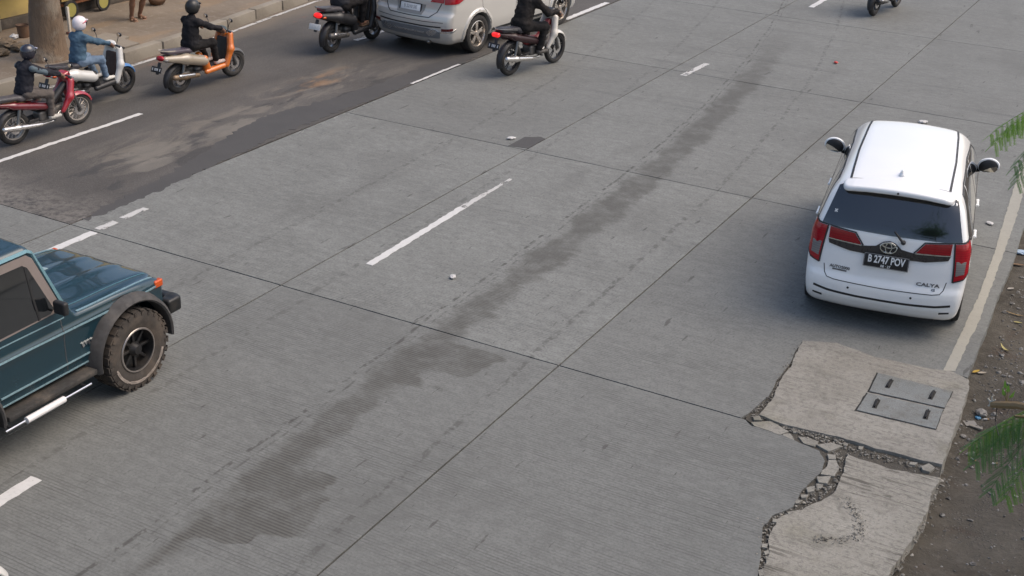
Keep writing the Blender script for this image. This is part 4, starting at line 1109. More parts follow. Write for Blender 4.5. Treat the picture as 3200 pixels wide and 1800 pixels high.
# ------------------------------------------------------------------ green off-roader
def green_suv():
    t = thing('off_roader', 'dark teal boxy off-roader with muddy tyres entering at left', 'car', (-8.80, 7.64, 0), math.radians(1.2))
    Tt = pchip([-2.7, -.95, -.62, -.60, .0, .38, .48, .54], [1.02, 1.02, 1.02, 1.005, .985, .955, .92, .80])
    def F(x, y, z):
        ax = np.abs(x)
        hood = .028*(1/(1+np.exp((ax-.545)/.012)))
        rib = .006*(1/(1+np.exp((np.abs(ax-.18)-.05)/.016)))*np.where(y > -.55, 1, 0)
        wl = .70+.012*np.exp(-((z-.86)/.035)**2)+.010*np.exp(-((z-.56)/.03)**2)-.03*np.clip((z-.88)/.14, 0, 1)
        wl = wl-.045*np.clip((y-.2)/.45, 0, 1)
        low = smax(smax(ax-wl, z-(Tt(y)-.028+hood+rib), .035), np.maximum(y-.53, -2.72-y), .05)
        low = smax(low, .46-z, .02)
        # cab
        wc = .685-.09*np.clip((z-1.0)/.70, 0, 1)
        fr = (y-(-.60-.27*(z-1.0)/.6))*.9
        cab = smax(smax(ax-wc, z-(1.74-.03*(x/.6)**2), .07), np.maximum(fr, -2.66-y), .05)
        cab = np.maximum(cab, .95-z)
        f = smin(low, cab, .015)
        for ya in (0.0, -2.03):
            r = np.sqrt((y-ya)**2+(z-.40)**2); f = np.maximum(f, -np.maximum(r-.455, .40-ax))
        return f
    G_ = paint('teal paint', (.005, .031, .046), .24, .15, dirt=.08, dcol=(.075, .085, .085))
    hollow_body(t, F, (-.74, -2.74, .44), (.74, .68, 1.78), G_, .022)
    d = Drape(F)
    LT = smat('painted edge highlight', (.23, .35, .39), .3, .3)  # pale teal paints sun highlights along body creases and edges
    GR = smat('weathered grey flare', (.042, .040, .039), .75, var=.25, bump=.3, dirt=.4, dirtcol=(.13, .115, .10))
    TR = smat('pale window surround', (.21, .175, .16), .5, dirt=.4)
    seam = smat('panel gap', (.05, .05, .052), .8)
    for s, a in ((1, 'right'), (-1, 'left')):
        wheel(t, (s*.685, 0, .385), s, .385, .255, .215, 'star8', M_TYREM, M_DARKALLOY, 26, True)
        wheel(t, (s*.685, -2.03, .385), s, .385, .255, .215, 'star8', M_TYREM, M_DARKALLOY, 26, True)
        for ya in (0.0, -2.03):
            b = MB(); n = 22; V = []; Fq = []
            for i in range(n+1):
                an = math.radians(-6+192*i/n); c, q = math.cos(an), math.sin(an)
                ro = .525
                for (xx, rr) in ((.66, .450), (.800, .452), (.812, .468), (.785, .500), (.700, ro)):
                    V.append((s*xx, ya+c*rr, .40+q*rr))
            for i in range(n):
                for j in range(4):
                    f = (i*5+j, (i+1)*5+j, (i+1)*5+j+1, i*5+j+1); Fq.append(f if s < 0 else f[::-1])
            obj('wheel_flare', V, Fq, GR, t, True, angle=50)
        wt = d.panel('window_surround', a, [(-.78, 1.065), (-.725, 1.10), (-.915, 1.60), (-.97, 1.645), (-1.80, 1.645), (-1.80, 1.04)], TR, t, .005, .012, .06)
        d.panel('side_window', a, [(-.85, 1.078), (-.81, 1.11), (-.985, 1.54), (-1.03, 1.575), (-1.77, 1.575), (-1.77, 1.065)], M_GLASS, t, .010, .008, .06)
        d.line('quarter_bar', a, [(-.98, 1.07), (-1.00, 1.30), (-1.01, 1.55)], M_BLACK, wt, .020, .014)
        d.panel('side_window', a, [(-1.90, 1.07), (-1.90, 1.58), (-2.50, 1.58), (-2.55, 1.07)], M_GLASS, t, .004, .008, .06)
        d.line('waist_crease_highlight', a, [(-2.6, .872), (-1.2, .872), (.45, .850)], LT, t, .016, .006)
        d.line('waist_crease_highlight', a, [(-2.6, 1.000), (-1.2, .995), (-.72, .990)], LT, t, .010, .004)
        d.line('lower_moulding_highlight', a, [(-1.50, .562), (-.50, .562)], LT, t, .014, .006)
        d.line('sill_edge_highlight', a, [(-1.50, .478), (-.46, .478)], LT, t, .012, .006)
        d.line('bonnet_edge_highlight', 'top', [(s*.655, -.55), (s*.65, .0), (s*.625, .42)], LT, t, .020, .005)
        d.line('bonnet_edge_highlight', 'top', [(s*.535, -.58), (s*.535, .43)], smat('painted dim edge reflection', (.05, .13, .16), .3, .2), t, .010, .003)  # thin line paints a dim reflection along the bonnet step
        d.line('door_gap', a, [(-.76, 1.0), (-.76, .50)], seam, t, .009)
        d.line('door_gap', a, [(-1.84, 1.0), (-1.84, .70), (-1.62, .50)], seam, t, .009)
        P, N = d.place(a, -1.70, .93)
        bpart('door_handle', [bx((P.x+s*.012, -1.68, .935), (.014, .07, .020), .008), el((P.x+s*.012, -1.62, .90), (.014, .02, .02))], M_CHROME, t, .01)
        for k in range(3):
            d.line('bonnet_louvre', a, [(-.16+k*.05, .925), (-.10+k*.05, .925)], M_BLACK, t, .008, .003)
        P, N = d.place(a, -.52, .665)
        bd = MB()
        for k in range(4): bd.box((P.x+s*.006, -.56+.035*k, .66+.006*(k % 2)), (.008, .024, .030 if k % 2 else .044), rot=(.3, 0, 0))
        bd.make('fender_badge', M_CHROME, t, False)
        ts = bpart('turn_signal', [bx((s*.668, .445, .862), (.030, .055, .036), .012)], M_AMBER, t, .01)
        bpart('turn_signal', [bx((s*.56, .545, .80), (.06, .02, .032), .012)], M_AMBER, t, .01)
        bpart('headlight', [el((s*.45, .53, .80), (.088, .03, .088))], M_CLEAR, t, .014)
        m = bpart('mirror', [bx((s*.80, -.84, 1.16), (.070, .030, .060), .02)], M_BLACK, t, .012)
        MB().tube([(s*.66, -.78, 1.06), (s*.76, -.83, 1.12)], .012, 6).make('mirror_arm', M_BLACK, m)
        MB().box((s*.72, -1.02, .40), (.17, 1.0, .05), bev=.012).make('running_board', smat('dark running board', (.03, .028, .026), .8, dirt=.6), t)
        nb = MB().tube([(s*.86, -1.40, .36), (s*.86, -.98, .36)], .030, 14).make('step_tube', smat('white step tube', (.72, .70, .68), .25), t)
        MB().tube([(s*.86, -1.62, .36), (s*.86, -.66, .36)], .010, 6).make('step_rod', M_CHROME, nb)
        for yy in (-1.55, -.72): MB().tube([(s*.70, yy, .37), (s*.86, yy, .36)], .012, 6).make('step_bracket', M_BLACK, nb)
    d.panel('windscreen', (np.array([1., 0, 0]), np.array([0, 0, 1.]), np.array([0, .6, 0]), np.array([0, -1., 0])), [(-.585, 1.07), (.585, 1.07), (.54, 1.64), (-.54, 1.64)], M_GLASS, t, .005, .01, .06)
    wf = smat('painted frame edge highlight', (.15, .28, .32), .3, .3)  # pale tone paints the highlight along pillar and gutter
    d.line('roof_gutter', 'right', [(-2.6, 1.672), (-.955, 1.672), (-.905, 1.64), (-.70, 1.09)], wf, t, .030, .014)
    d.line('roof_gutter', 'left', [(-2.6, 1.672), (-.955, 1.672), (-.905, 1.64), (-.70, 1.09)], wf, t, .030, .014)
    d.panel('bonnet_glint', 'top', [(-.30, -.56), (-.19, -.56), (-.19, -.05), (-.30, -.05)], smat('painted bonnet glint', (.30, .40, .42), .35, .1), t, .004, .008, .06)  # pale panel paints a sun glint on the bonnet
    MB().box((0, .51, .66), (.95, .05, .24), bev=.015).make('grille', M_BLACK, t)
    bpart('front_bumper', [bx((0, .655, .585), (.70, .05, .075), .025), bx((.67, .60, .585), (.065, .09, .075), .025), bx((-.67, .60, .585), (.065, .09, .075), .025)], smat('black steel bumper', (.014, .015, .016), .4, .2, dirt=.2), t, .022, .03)
    MB().box((0, -1.05, .42), (1.1, 3.2, .12)).make('underbody', M_UNDER, t, False)
    for ya in (0, -2.03): MB().tube([(-.62, ya, .385), (.62, ya, .385)], .05, 10).make('axle', M_UNDER, t)
    for s in (-1, 1): MB().tube([(s*.45, -.35, .42), (s*.48, .05, .46), (s*.45, .45, .50)], .025, 6).make('leaf_spring', M_UNDER, t)
green_suv()
# ================================================================== MOTORBIKES AND RIDERS
M_MBLK = smat('bike black plastic', (.020, .020, .022), .45, var=.2)
M_SEAT = smat('bike seat vinyl', (.030, .028, .034), .5, var=.2, bump=.2, bs=120)
M_ENG = smat('engine alloy', (.13, .125, .12), .5, .6, var=.3, dirt=.5)
M_SILV = smat('muffler chrome', (.72, .70, .68), .22, .9, var=.1, dirt=.15)
M_FORK = smat('fork metal', (.20, .20, .20), .35, .8)
M_MIR = smat('mirror glass', (.75, .73, .68), .06, 1.0)
def lit(name, col, s): return lamp_mat(name, col, .2, s, col)
M_TAILON = lit('lit tail lamp', (.70, .015, .015), .8)
M_PLW = smat('white plate', (.62, .62, .60), .6)

def mwheel(t, y, R, tw, rimmat, spokes):
    e = empty('wheel', (0, y, R), parent=t)
    n = 12; prof = [(math.cos(a)*tw, R-tw*1.05+math.sin(a)*tw*1.05) for a in [math.radians(-60+300*i/n) for i in range(n+1)]]
    MB().lathe(prof, (0, 0, 0), 'x', 40).make('tyre', M_TYRE, e, True, 60)
    ri = R-tw*1.9
    r = MB().lathe([(-tw*.7, ri+.010), (-tw*.7, ri-.004), (0, ri-.014), (tw*.7, ri-.004), (tw*.7, ri+.010), (0, ri-.002)], (0, 0, 0), 'x', 36)
    if spokes == 'wire':
        for i in range(28):
            a = 2*math.pi*i/28; s = 1 if i % 2 else -1
            r.tube([(s*.03, .035*math.cos(a+s*.6), .035*math.sin(a+s*.6)), (0, ri*math.cos(a), ri*math.sin(a))], .0035, 4)
    else:
        for i in range(spokes):
            for dd in (-.12, .12):
                a = 2*math.pi*i/spokes+.2
                r.tube([(.012, .03*math.cos(a+dd*3), .03*math.sin(a+dd*3)), (.012, ri*math.cos(a+dd), ri*math.sin(a+dd))], [.011, .008], 5)
    r.make('rim', rimmat, e, True, 40)
    MB().lathe([(-.07, .001), (-.07, .03), (-.03, .05), (.03, .05), (.07, .03), (.07, .001)], (0, 0, 0), 'x', 18).make('hub', M_ENG, e)
    MB().lathe([(.055, .05), (.059, .05), (.059, .10), (.055, .10)], (0, 0, 0), 'x', 24).make('brake_disc', M_SILV, e)
    return e
def fender(t, y, z, R, a0, a1, w, mat, name, th=.012):
    V = []; F = []; n = 16; m = 7
    for i in range(n+1):
        a = math.radians(a0+(a1-a0)*i/n); ww = w*(1-.25*abs(2*i/n-1)**2)
        for j in range(m):
            q = -1+2*j/(m-1); rr = R-.045*abs(q)**2.2
            V.append((q*ww, y+math.cos(a)*rr, z+math.sin(a)*rr))
    k = len(V)
    V += [(x*.92, y+(yy-y)*(1-th/R), z+(zz-z)*(1-th/R)) for x, yy, zz in V]
    for i in range(n):
        for j in range(m-1):
            F.append((i*m+j, (i+1)*m+j, (i+1)*m+j+1, i*m+j+1)); F.append((k+i*m+j, k+i*m+j+1, k+(i+1)*m+j+1, k+(i+1)*m+j))
    for i in range(n):
        F.append((i*m, k+i*m, k+(i+1)*m, (i+1)*m)); F.append((i*m+m-1, (i+1)*m+m-1, k+(i+1)*m+m-1, k+i*m+m-1))
    for j in range(m-1):
        F.append((j, j+1, k+j+1, k+j)); F.append((n*m+j, k+n*m+j, k+n*m+j+1, n*m+j+1))
    return obj(name, V, F, mat, t, True, angle=50)

def motorbike(label, loc, yaw, sc, kind, c, group='motorbikes on the road', lean=0.0):
    """kind: 'cub' (large wheels) or 'scooter'; c: colours"""
    t = thing('motorbike', label, 'motorbike', loc, yaw, group, sc, ry=lean)
    P = lambda nm, pr, m, h=.018, k=.03, par=None, **kw: bpart(nm, pr, m, par or t, h, k, **kw)
    cub = kind == 'cub'
    R = .285 if cub else .262; fy = 1.24; tw = .043 if cub else .052
    rimm = c.get('rim', M_FORK)
    mwheel(t, 0, R, tw*1.1, rimm, c.get('spokes', 5)); mwheel(t, fy, R, tw, rimm, c.get('spokes', 5))
    for s in (-1, 1):
        MB().tube([(s*.085, fy, R), (s*.085, fy-.11, .60), (s*.07, fy-.17, .78)], [.024, .022, .020], 8).make('fork_leg', c.get('fork', M_FORK), t)
        MB().tube([(s*.10, 0, R), (s*.095, .10, .68)], [.022, .030], 8).make('shock', M_FORK, t)
        MB().tube([(s*.085, 0, R), (s*.08, .42, .34)], [.022, .028], 6).make('swingarm', M_MBLK, t)
        g = MB().tube([(s*.26, .93, 1.000), (s*.37, .895, .995)], .018, 8).make('grip', M_MBLK, t)
        MB().tube([(s*.20, .985, .995), (s*.35, .965, .985)], .006, 5).make('lever', M_SILV, t)
        m = MB().tube([(s*.23, .955, 1.01), (s*.27, .965, 1.13), (s*.30, .95, 1.185)], .006, 6).make('mirror', M_MBLK, t)
        P('mirror_shell', [el((s*.315, .955, 1.20), (.060, .020, .038))], M_MBLK, .012, .01, m)
        MB().lathe([(0, .001), (.004, .001), (.004, .034), (0, .034)], (s*.315, .930, 1.20), 'y', 14).make('mirror_glass', M_MIR, m)
    MB().tube([(-.27, .925, 1.0), (-.14, .985, .985), (0, 1.01, .975), (.14, .985, .985), (.27, .925, 1.0)], .013, 8).make('handlebar', M_MBLK, t)
    P('front_hub_cover', [bx((0, 1.03, .965), (.11, .075, .06), .04, (.3, 0, 0))] if cub else [el((0, 1.02, .975), (.12, .085, .07)), rc((-.16, .98, .985), (.16, .98, .985), .035)], c['head'], .018)
    P('headlight', [el((0, 1.095, .945 if cub else .90), (.075, .03, .05))], M_CLEAR, .016)
    fender(t, fy, R, R+.035, 20, 158, .068, c['fender'], 'front_fender')
    fender(t, 0, R, R+.05, 55, 200, .075, c.get('rearf', M_MBLK), 'rear_fender')
    if cub:
        P('leg_shield', [rc((-.11, 1.075, .86), (-.165, .99, .60), .060, .060), rc((.11, 1.075, .86), (.165, .99, .60), .060, .060), rc((-.165, .99, .60), (-.155, .84, .38), .060, .035), rc((.165, .99, .60), (.155, .84, .38), .060, .035), rc((0, 1.09, .86), (0, 1.06, .62), .060, .045)], c['shield'], .018, .05)
        P('main_frame', [rc((0, 1.02, .78), (0, .72, .52), .065, .065), rc((0, .72, .52), (0, .42, .55), .065, .085)], c.get('frame', M_MBLK), .02, .05)
        P('side_cover', [rc((-.10, .55, .54), (-.08, .0, .68), .068, .062), rc((.10, .55, .54), (.08, .0, .68), .068, .062), rc((-.075, .0, .69), (-.04, -.36, .78), .050, .025), rc((.075, .0, .69), (.04, -.36, .78), .050, .025), rc((0, .30, .62), (0, -.20, .71), .07, .045)], c['body'], .018, .04)
        P('side_stripe', [rc((-.148, .50, .565), (-.118, .05, .685), .016, .014), rc((.148, .50, .565), (.118, .05, .685), .016, .014)], c.get('stripe', c['body']), .012, .01)
        P('seat', [bx((0, .34, .775), (.115, .24, .045), .04, (.06, 0, 0)), bx((0, -.08, .815), (.105, .24, .042), .04, (-.10, 0, 0))], c.get('seat', M_SEAT), .018, .05)
        P('engine', [bx((0, .60, .37), (.10, .17, .09), .04), rc((0, .72, .38), (0, .92, .42), .075, .065)], M_ENG, .02, .04)
        P('chain_case', [rc((-.11, .05, .30), (-.11, .45, .34), .045, .045)], M_MBLK, .018, .03)
        P('exhaust_pipe', [rc((.06, .85, .36), (.10, .66, .24), .018), rc((.10, .66, .24), (.135, .42, .25), .018, .022)], M_SILV, .012, .02)
        mf = P('muffler', [rc((.145, .42, .255), (.155, -.02, .32), .034, .050), rc((.155, -.02, .32), (.16, -.26, .36), .050, .046)], c.get('muffler', M_SILV), .014, .03)
        for s in (-1, 1): MB().tube([(s*.08, .64, .28), (s*.21, .64, .285)], .013, 6).make('footpeg', M_MBLK, t)
        for s in (-1, 1): MB().tube([(s*.08, .22, .36), (s*.19, .20, .37)], .012, 6).make('footpeg', M_MBLK, t)
        MB().tube([(-.10, .05, .80), (-.11, -.30, .86), (0, -.40, .87), (.11, -.30, .86), (.10, .05, .80)], .012, 6).make('grab_rail', c.get('rail', M_FORK), t)
        P('tail_light', [bx((0, -.395, .775), (.075, .035, .035), .02, (.3, 0, 0))], M_TAILON if c.get('lit') else M_RED, .012, .02)
        pz = .60
    else:
        A = c['shield']
        P('front_apron', [rc((-.14, 1.085, .88), (-.20, 1.03, .62), .055, .055), rc((.14, 1.085, .88), (.20, 1.03, .62), .055, .055), rc((-.20, 1.03, .62), (-.18, .93, .33), .055, .050), rc((.20, 1.03, .62), (.18, .93, .33), .055, .050), rc((0, 1.10, .88), (0, 1.04, .45), .060, .045), rc((-.09, 1.09, .80), (-.08, .99, .36), .05, .04), rc((.09, 1.09, .80), (.08, .99, .36), .05, .04)], A, .02, .06)
        P('apron_inner', [bx((0, 1.005, .62), (.13, .03, .22), .025, (-.18, 0, 0))], c.get('inner', M_MBLK), .018)
        P('floorboard', [bx((0, .76, .325), (.165, .20, .035), .025), rc((-.16, .94, .33), (-.155, .50, .30), .052, .048), rc((.16, .94, .33), (.155, .50, .30), .052, .048)], c.get('floor', A), .018, .03)
        P('floor_mat', [bx((0, .77, .362), (.135, .17, .012), .008)], M_MBLK, .014)
        P('rear_cover', [rc((-.125, .46, .52), (-.12, .10, .635), .100, .098), rc((.125, .46, .52), (.12, .10, .635), .100, .098), rc((-.12, .10, .635), (-.07, -.30, .715), .092, .055), rc((.12, .10, .635), (.07, -.30, .715), .092, .055), rc((0, .40, .55), (0, -.15, .68), .09, .07)], c['body'], .02, .05)
        P('under_seat', [rc((-.12, .55, .33), (-.15, .47, .56), .065, .062), rc((.12, .55, .33), (.15, .47, .56), .065, .062), rc((0, .55, .36), (0, .47, .60), .08, .07)], c.get('under', A), .02, .05)
        P('seat', [bx((0, .36, .755), (.125, .20, .040), .038), bx((0, -.02, .795), (.115, .25, .042), .04, (-.12, 0, 0))], c.get('seat', M_SEAT), .018, .05)
        P('engine', [bx((-.08, .26, .34), (.06, .24, .085), .04), rc((.02, .40, .36), (.02, .55, .38), .07, .055), bx((.0, .10, .31), (.09, .10, .08), .04)], M_ENG, .02, .04)
        mf = P('muffler', [rc((.135, .32, .28), (.155, .0, .33), .040, .058), rc((.155, .0, .33), (.16, -.20, .36), .058, .05)], c.get('muffler', M_MBLK), .014, .03)
        P('heat_shield', [rc((.175, .20, .325), (.195, -.12, .375), .028, .032)], c.get('shieldmetal', M_SILV), .012, .02, mf)
        MB().tube([(-.09, .02, .80), (-.11, -.28, .86), (0, -.37, .875), (.11, -.28, .86), (.09, .02, .80)], .013, 6).make('grab_rail', c.get('rail', M_FORK), t)
        P('tail_light', [el((0, -.345, .735), (.095, .045, .050))], M_TAILON if c.get('lit') else M_RED, .012, .02)
        for s in (-1, 1): P('rear_signal', [el((s*.105, -.30, .70), (.035, .045, .025))], c.get('signal', M_AMBER), .012, .02)
        P('front_nose', [el((0, 1.13, .74), (.10, .04, .11))], c.get('nose', A), .018, .03)
        pz = .56
    h = MB().box((0, -.40, pz), (.06, .02, .22), rot=(-.35, 0, 0)).make('plate_holder', M_MBLK, t, False)
    pl = MB().box((0, -.445, pz-.01), (.25, .006, .105), rot=(-.35, 0, 0), bev=.002).make('number_plate', c.get('plate', M_BLACK), t)
    lb = MB()
    for k in range(7):
        if k in (1, 5): continue
        lb.box((-.09+.03*k, -.450, pz-.005), (.016, .004, .045), rot=(-.35, 0, 0))
    setp(lb.make('plate_text', smat('plate marks', (.3, .3, .3) if c.get('plate') else (.6, .6, .6), .6), pl, False), kind='stuff')
    return t

def ik(a, b, l1, l2, pole):
    a, b, pole = Vector(a), Vector(b), Vector(pole)
    d = b-a; L = min(d.length, (l1+l2)*.998); u = d.normalized()
    x = (l1*l1-l2*l2+L*L)/(2*L); h = math.sqrt(max(0, l1*l1-x*x))
    p = pole-u*pole.dot(u); p.normalize()
    return a+u*x+p*h, a+u*L
SKIN = smat('brown skin', (.20, .105, .065), .55, var=.15, vs=14)
def cloth(name, col, var=.22): return smat(name, col, .88, var=var, vs=6, bump=.35, bs=70, spec=.2)

def person(label, loc, yaw, sc, J, cl, group=None, lean=0.0, head=True):
    """one continuous body; clothing and helmet as children. J: joints in local space (y forward)"""
    t = thing('person', label, 'person', loc, yaw, group, sc, ry=lean)
    V3 = Vector
    hip, shc, hd = V3(J['hip']), V3(J['sh']), V3(J['head'])
    up = (shc-hip).normalized()
    waist = hip.lerp(shc, .42); chest = hip.lerp(shc, .78)
    fwd = V3((0, 1, 0))
    body = [rc(hip+V3((-.075, 0, 0)), hip+V3((.075, 0, 0)), .105), rc(hip, waist, .125, .108, 1.15), rc(waist, chest, .108, .122, 1.2),
            rc(shc+V3((-.13, 0, -.03)), shc+V3((.13, 0, -.03)), .062), rc(shc, hd+V3((0, -.015, -.09)), .052, .050)]
    hx, hy, hz = hd
    body += [el((hx, hy, hz+.02), (.074, .092, .098)), el((hx, hy+.025, hz-.045), (.056, .066, .070)), rc((hx, hy+.094, hz+.005), (hx, hy+.108, hz-.022), .010, .015),
             el((hx-.076, hy-.005, hz-.005), (.012, .022, .032)), el((hx+.076, hy-.005, hz-.005), (.012, .022, .032)), rc((hx-.022, hy+.084, hz-.062), (hx+.022, hy+.084, hz-.062), .010),
             el((hx-.030, hy+.082, hz+.014), (.014, .010, .009)), el((hx+.030, hy+.082, hz+.014), (.014, .010, .009))]
    jk = [rc(hip+V3((-.085, 0, .0)), hip+V3((.085, 0, .0)), .118, .118), rc(hip+up*.02, waist, .142, .135, 1.18), rc(waist, chest, .135, .145, 1.22), rc(shc+V3((-.145, 0, -.035)), shc+V3((.145, 0, -.035)), .080), rc(chest, shc+up*.035, .12, .075)]
    tr = [rc(hip+V3((-.08, 0, -.01)), hip+V3((.08, 0, -.01)), .122)]
    shoes = []
    bare = cl.get('sleeves', 1.0)
    for s, k in ((-1, 'L'), (1, 'R')):
        sh = shc+V3((s*.175, 0, -.035)); hand = V3(J['hand'+k])
        e, w = ik(sh, hand, .285, .265, J.get('epole', (s*.7, -.25, -1)) if 'epole' not in J else V3((s*J['epole'][0], J['epole'][1], J['epole'][2])))
        body += [rc(sh, e, .050, .041), rc(e, w, .041, .029)]
        # hand: palm, four unequal bent fingers and a thumb closing on the grip
        fd = V3(J.get('fdir', (0, .80, -.6))).normalized(); wd = V3((s, 0, 0)); pn = fd.cross(wd).normalized()
        if pn.z > 0: pn = -pn
        if J.get('relaxed'): pn = V3((-s*.4, .9, 0)).normalized(); wd = V3((0, 1, 0)); fd = V3((0, .12, -1)).normalized()
        palm = w+fd*.045
        body += [rc(w, palm, .028, .031, 1.0), rc(palm-wd*.024, palm+wd*.024, .020)]
        for i, L in enumerate((.030, .036, .034, .026)):
            b0 = palm+wd*(-.030+.020*i)+fd*.022
            k1 = b0+fd*L; k2 = k1+(pn*.85+fd*.15).normalized()*L*.85; k3 = k2+(pn*.4-fd*.9).normalized()*L*.7
            body += [rc(b0, k1, .0105, .0098), rc(k1, k2, .0098, .0092), rc(k2, k3, .0092, .0085)]
        th0 = palm-wd*(.028 if not J.get('relaxed') else -.03)*1.0-fd*.02
        th1 = th0+(-wd*.5+fd*.3+pn*.6).normalized()*.034; body += [rc(th0, th1, .013, .011), rc(th1, th1+(fd*.5+pn*.5+wd*.5).normalized()*.026, .011, .0095)]
        if bare >= 1: jk += [rc(sh, e, .068, .060), rc(e, e.lerp(w, .92), .060, .044)]
        else: jk += [rc(sh, sh.lerp(e, .75), .070, .066)]
        # legs
        hp = hip+V3((s*.085, 0, -.02)); ft = V3(J['foot'+k])
        ank = ft+V3((0, -.06, .075))
        kp = V3((s*J['kpole'][0], J['kpole'][1], J['kpole'][2]))
        kn, an = ik(hp, ank, .43, .42, kp)
        body += [rc(hp, kn, .088, .056), rc(kn, kn.lerp(an, .35), .056, .056), rc(kn.lerp(an, .35), an, .056, .036)]
        toe = ft+V3((s*.012, .125, .032)); heel = ft+V3((0, -.075, .035))
        body += [rc(an, heel+V3((0, .02, .0)), .037, .030), rc(heel, toe, .030, .026, 1.25)]
        lg = cl.get('legs', 1.0)
        if lg >= 1: tr += [rc(hp, kn, .104, .078), rc(kn, kn.lerp(an, .93), .078, .060)]
        else: tr += [rc(hp, hp.lerp(kn, lg), .108, .092)]
        shoes.append([rc(an+V3((0, 0, -.02)), heel+V3((0, .01, .005)), .047, .042), rc(heel, toe, .042, .036, 1.25)] if not cl.get('sandals') else [bx(((heel+toe)/2+V3((0, 0, -.035)))[:], (.05, .135, .011), .009), rc(toe+V3((-.04, -.06, -.01)), toe+V3((.04, -.06, -.01)), .030)])
    bpart('body', body, cl.get('skin', SKIN), t, .0115, .022)
    bpart('jacket' if bare >= 1 else 'shirt', jk, cl['top'], t, .016, .045, .015, 10)
    bpart('trousers' if cl.get('legs', 1) >= 1 else 'shorts', tr, cl['bottom'], t, .016, .04, .013, 10)
    for sp in shoes: bpart('shoe' if not cl.get('sandals') else 'sandal', sp, cl['shoe'], t, .014, .025)
    if cl.get('stripe'):
        for s, k in ((-1, 'L'), (1, 'R')):
            sh = shc+V3((s*.175, 0, -.035)); e, w = ik(sh, V3(J['hand'+k]), .285, .265, J.get('epole', (s*.7, -.25, -1)))
            bpart('sleeve_stripe', [rc(sh+V3((s*.012, -.03, 0)), e+V3((s*.012, -.02, 0)), .062, .056)], cl['stripe'], t, .016, .02, .006)
    if cl.get('helmet'):
        hm = bpart('helmet', [el((hx, hy-.012, hz+.030), (.128, .152, .132)), el((hx, hy-.02, hz-.03), (.118, .135, .10))], cl['helmet'], t, .014, .04,
                   cut=lambda x, y, z: np.maximum(np.minimum(y-(hy+.045), (hz+.045)-z), (hz-.115)-z))
        bpart('visor', [el((hx, hy-.002, hz+.030), (.126, .158, .128))], cl.get('visor', M_GLASS), hm, .014, .01,
              cut=lambda x, y, z: np.maximum(np.maximum((hz-.045)-z, z-(hz+.062)), (hy+.030)-y))
        bpart('helmet_trim', [rc((hx-.09, hy+.115, hz+.075), (hx+.09, hy+.115, hz+.075), .016)], cl.get('htrim', M_MBLK), hm, .012, .01)
        if cl.get('mark'):
            for s in (-1, 1): bpart('helmet_mark', [rc((hx+s*.122, hy-.04, hz+.035), (hx+s*.112, hy+.045, hz+.06), .012, .018)], cl['mark'], hm, .010)
    elif head:
        bpart('hair', [el((hx, hy-.012, hz+.045), (.083, .098, .085))], smat('black hair', (.012, .010, .010), .6), t, .014, .02, cut=lambda x, y, z: np.minimum(y-(hy+.045), (hz+.075)-z)*1.0)
    if cl.get('mask'):
        bpart('face_mask', [el((hx, hy+.055, hz-.045), (.062, .060, .050))], cl['mask'], t, .012)
    return t

RIDE_CUB = dict(hip=(0, .27, .86), sh=(0, .39, 1.33), head=(0, .48, 1.54), handL=(-.31, .885, 1.03), handR=(.31, .885, 1.03), footL=(-.15, .66, .30), footR=(.15, .66, .30), kpole=(.35, 1, .6))
RIDE_SCO = dict(hip=(0, .30, .85), sh=(0, .38, 1.32), head=(0, .45, 1.535), handL=(-.31, .885, 1.03), handR=(.31, .885, 1.03), footL=(-.13, .80, .385), footR=(.13, .80, .385), kpole=(.45, 1, .8))
def rider(label, loc, yaw, sc, kind, cl, lean=0.0, bsc=(1, 1, 1), **over):
    """bsc: scale of the bike; seat, grips and pegs are taken from it, the body keeps its own size"""
    J0 = dict(RIDE_CUB if kind == 'cub' else RIDE_SCO); J0.update(over); J = dict(J0)
    q = [v/sc for v in bsc]
    for k in ('hip', 'handL', 'handR', 'footL', 'footR'): J[k] = tuple(J0[k][i]*q[i] for i in range(3))
    d = Vector(J['hip'])-Vector(J0['hip'])
    for k in ('sh', 'head'): J[k] = tuple(Vector(J0[k])+d)
    return person(label, loc, yaw, sc, J, cl, 'motorbike riders', lean)
def bp(name, col, **k): return paint(name, col, .3, dirt=.06, **k)
BLK = cloth('black jacket cloth', (.016, .015, .017)); BLKT = cloth('black trousers cloth', (.018, .016, .016))
def pair(lb, lr, loc, yaw, sc, kind, c, cl, lean=0.0, sy=1.0, rs=None, **over):
    b = motorbike(lb, loc, yaw, sc, kind, c, lean=lean); b.scale = (sc, sc*sy, sc)
    rider(lr, loc, yaw, rs or sc, kind, cl, lean, (sc, sc*sy, sc), **over)

rad = math.radians
# red step-through, far left
pair('red step-through motorbike with silver muffler at the left edge', 'rider in dark jacket with grey sleeves on the red motorbike', (-14.42, 11.88, 0), rad(-1), .82, 'cub',
     dict(head=bp('red fairing', (.33, .012, .025)), shield=bp('red fairing', (.33, .012, .025)), fender=bp('red fairing', (.33, .012, .025)), body=bp('dark red cover', (.14, .010, .018)), stripe=smat('grey stripe', (.35, .33, .32), .4), seat=smat('grey black seat', (.07, .065, .07), .5),
          rim=smat('pale rim', (.55, .50, .44), .35, .6), spokes='wire', fork=M_FORK, rail=M_FORK),
     dict(top=cloth('charcoal jacket', (.022, .022, .028)), stripe=cloth('grey blue sleeve', (.10, .13, .15)), bottom=cloth('grey brown trousers', (.115, .098, .088)), shoe=smat('pale shoes', (.42, .40, .36), .6), helmet=smat('black glossy helmet', (.02, .02, .03), .2, coat=.6), htrim=smat('helmet silver edge', (.45, .45, .55), .3)), sy=1.15, rs=.765)
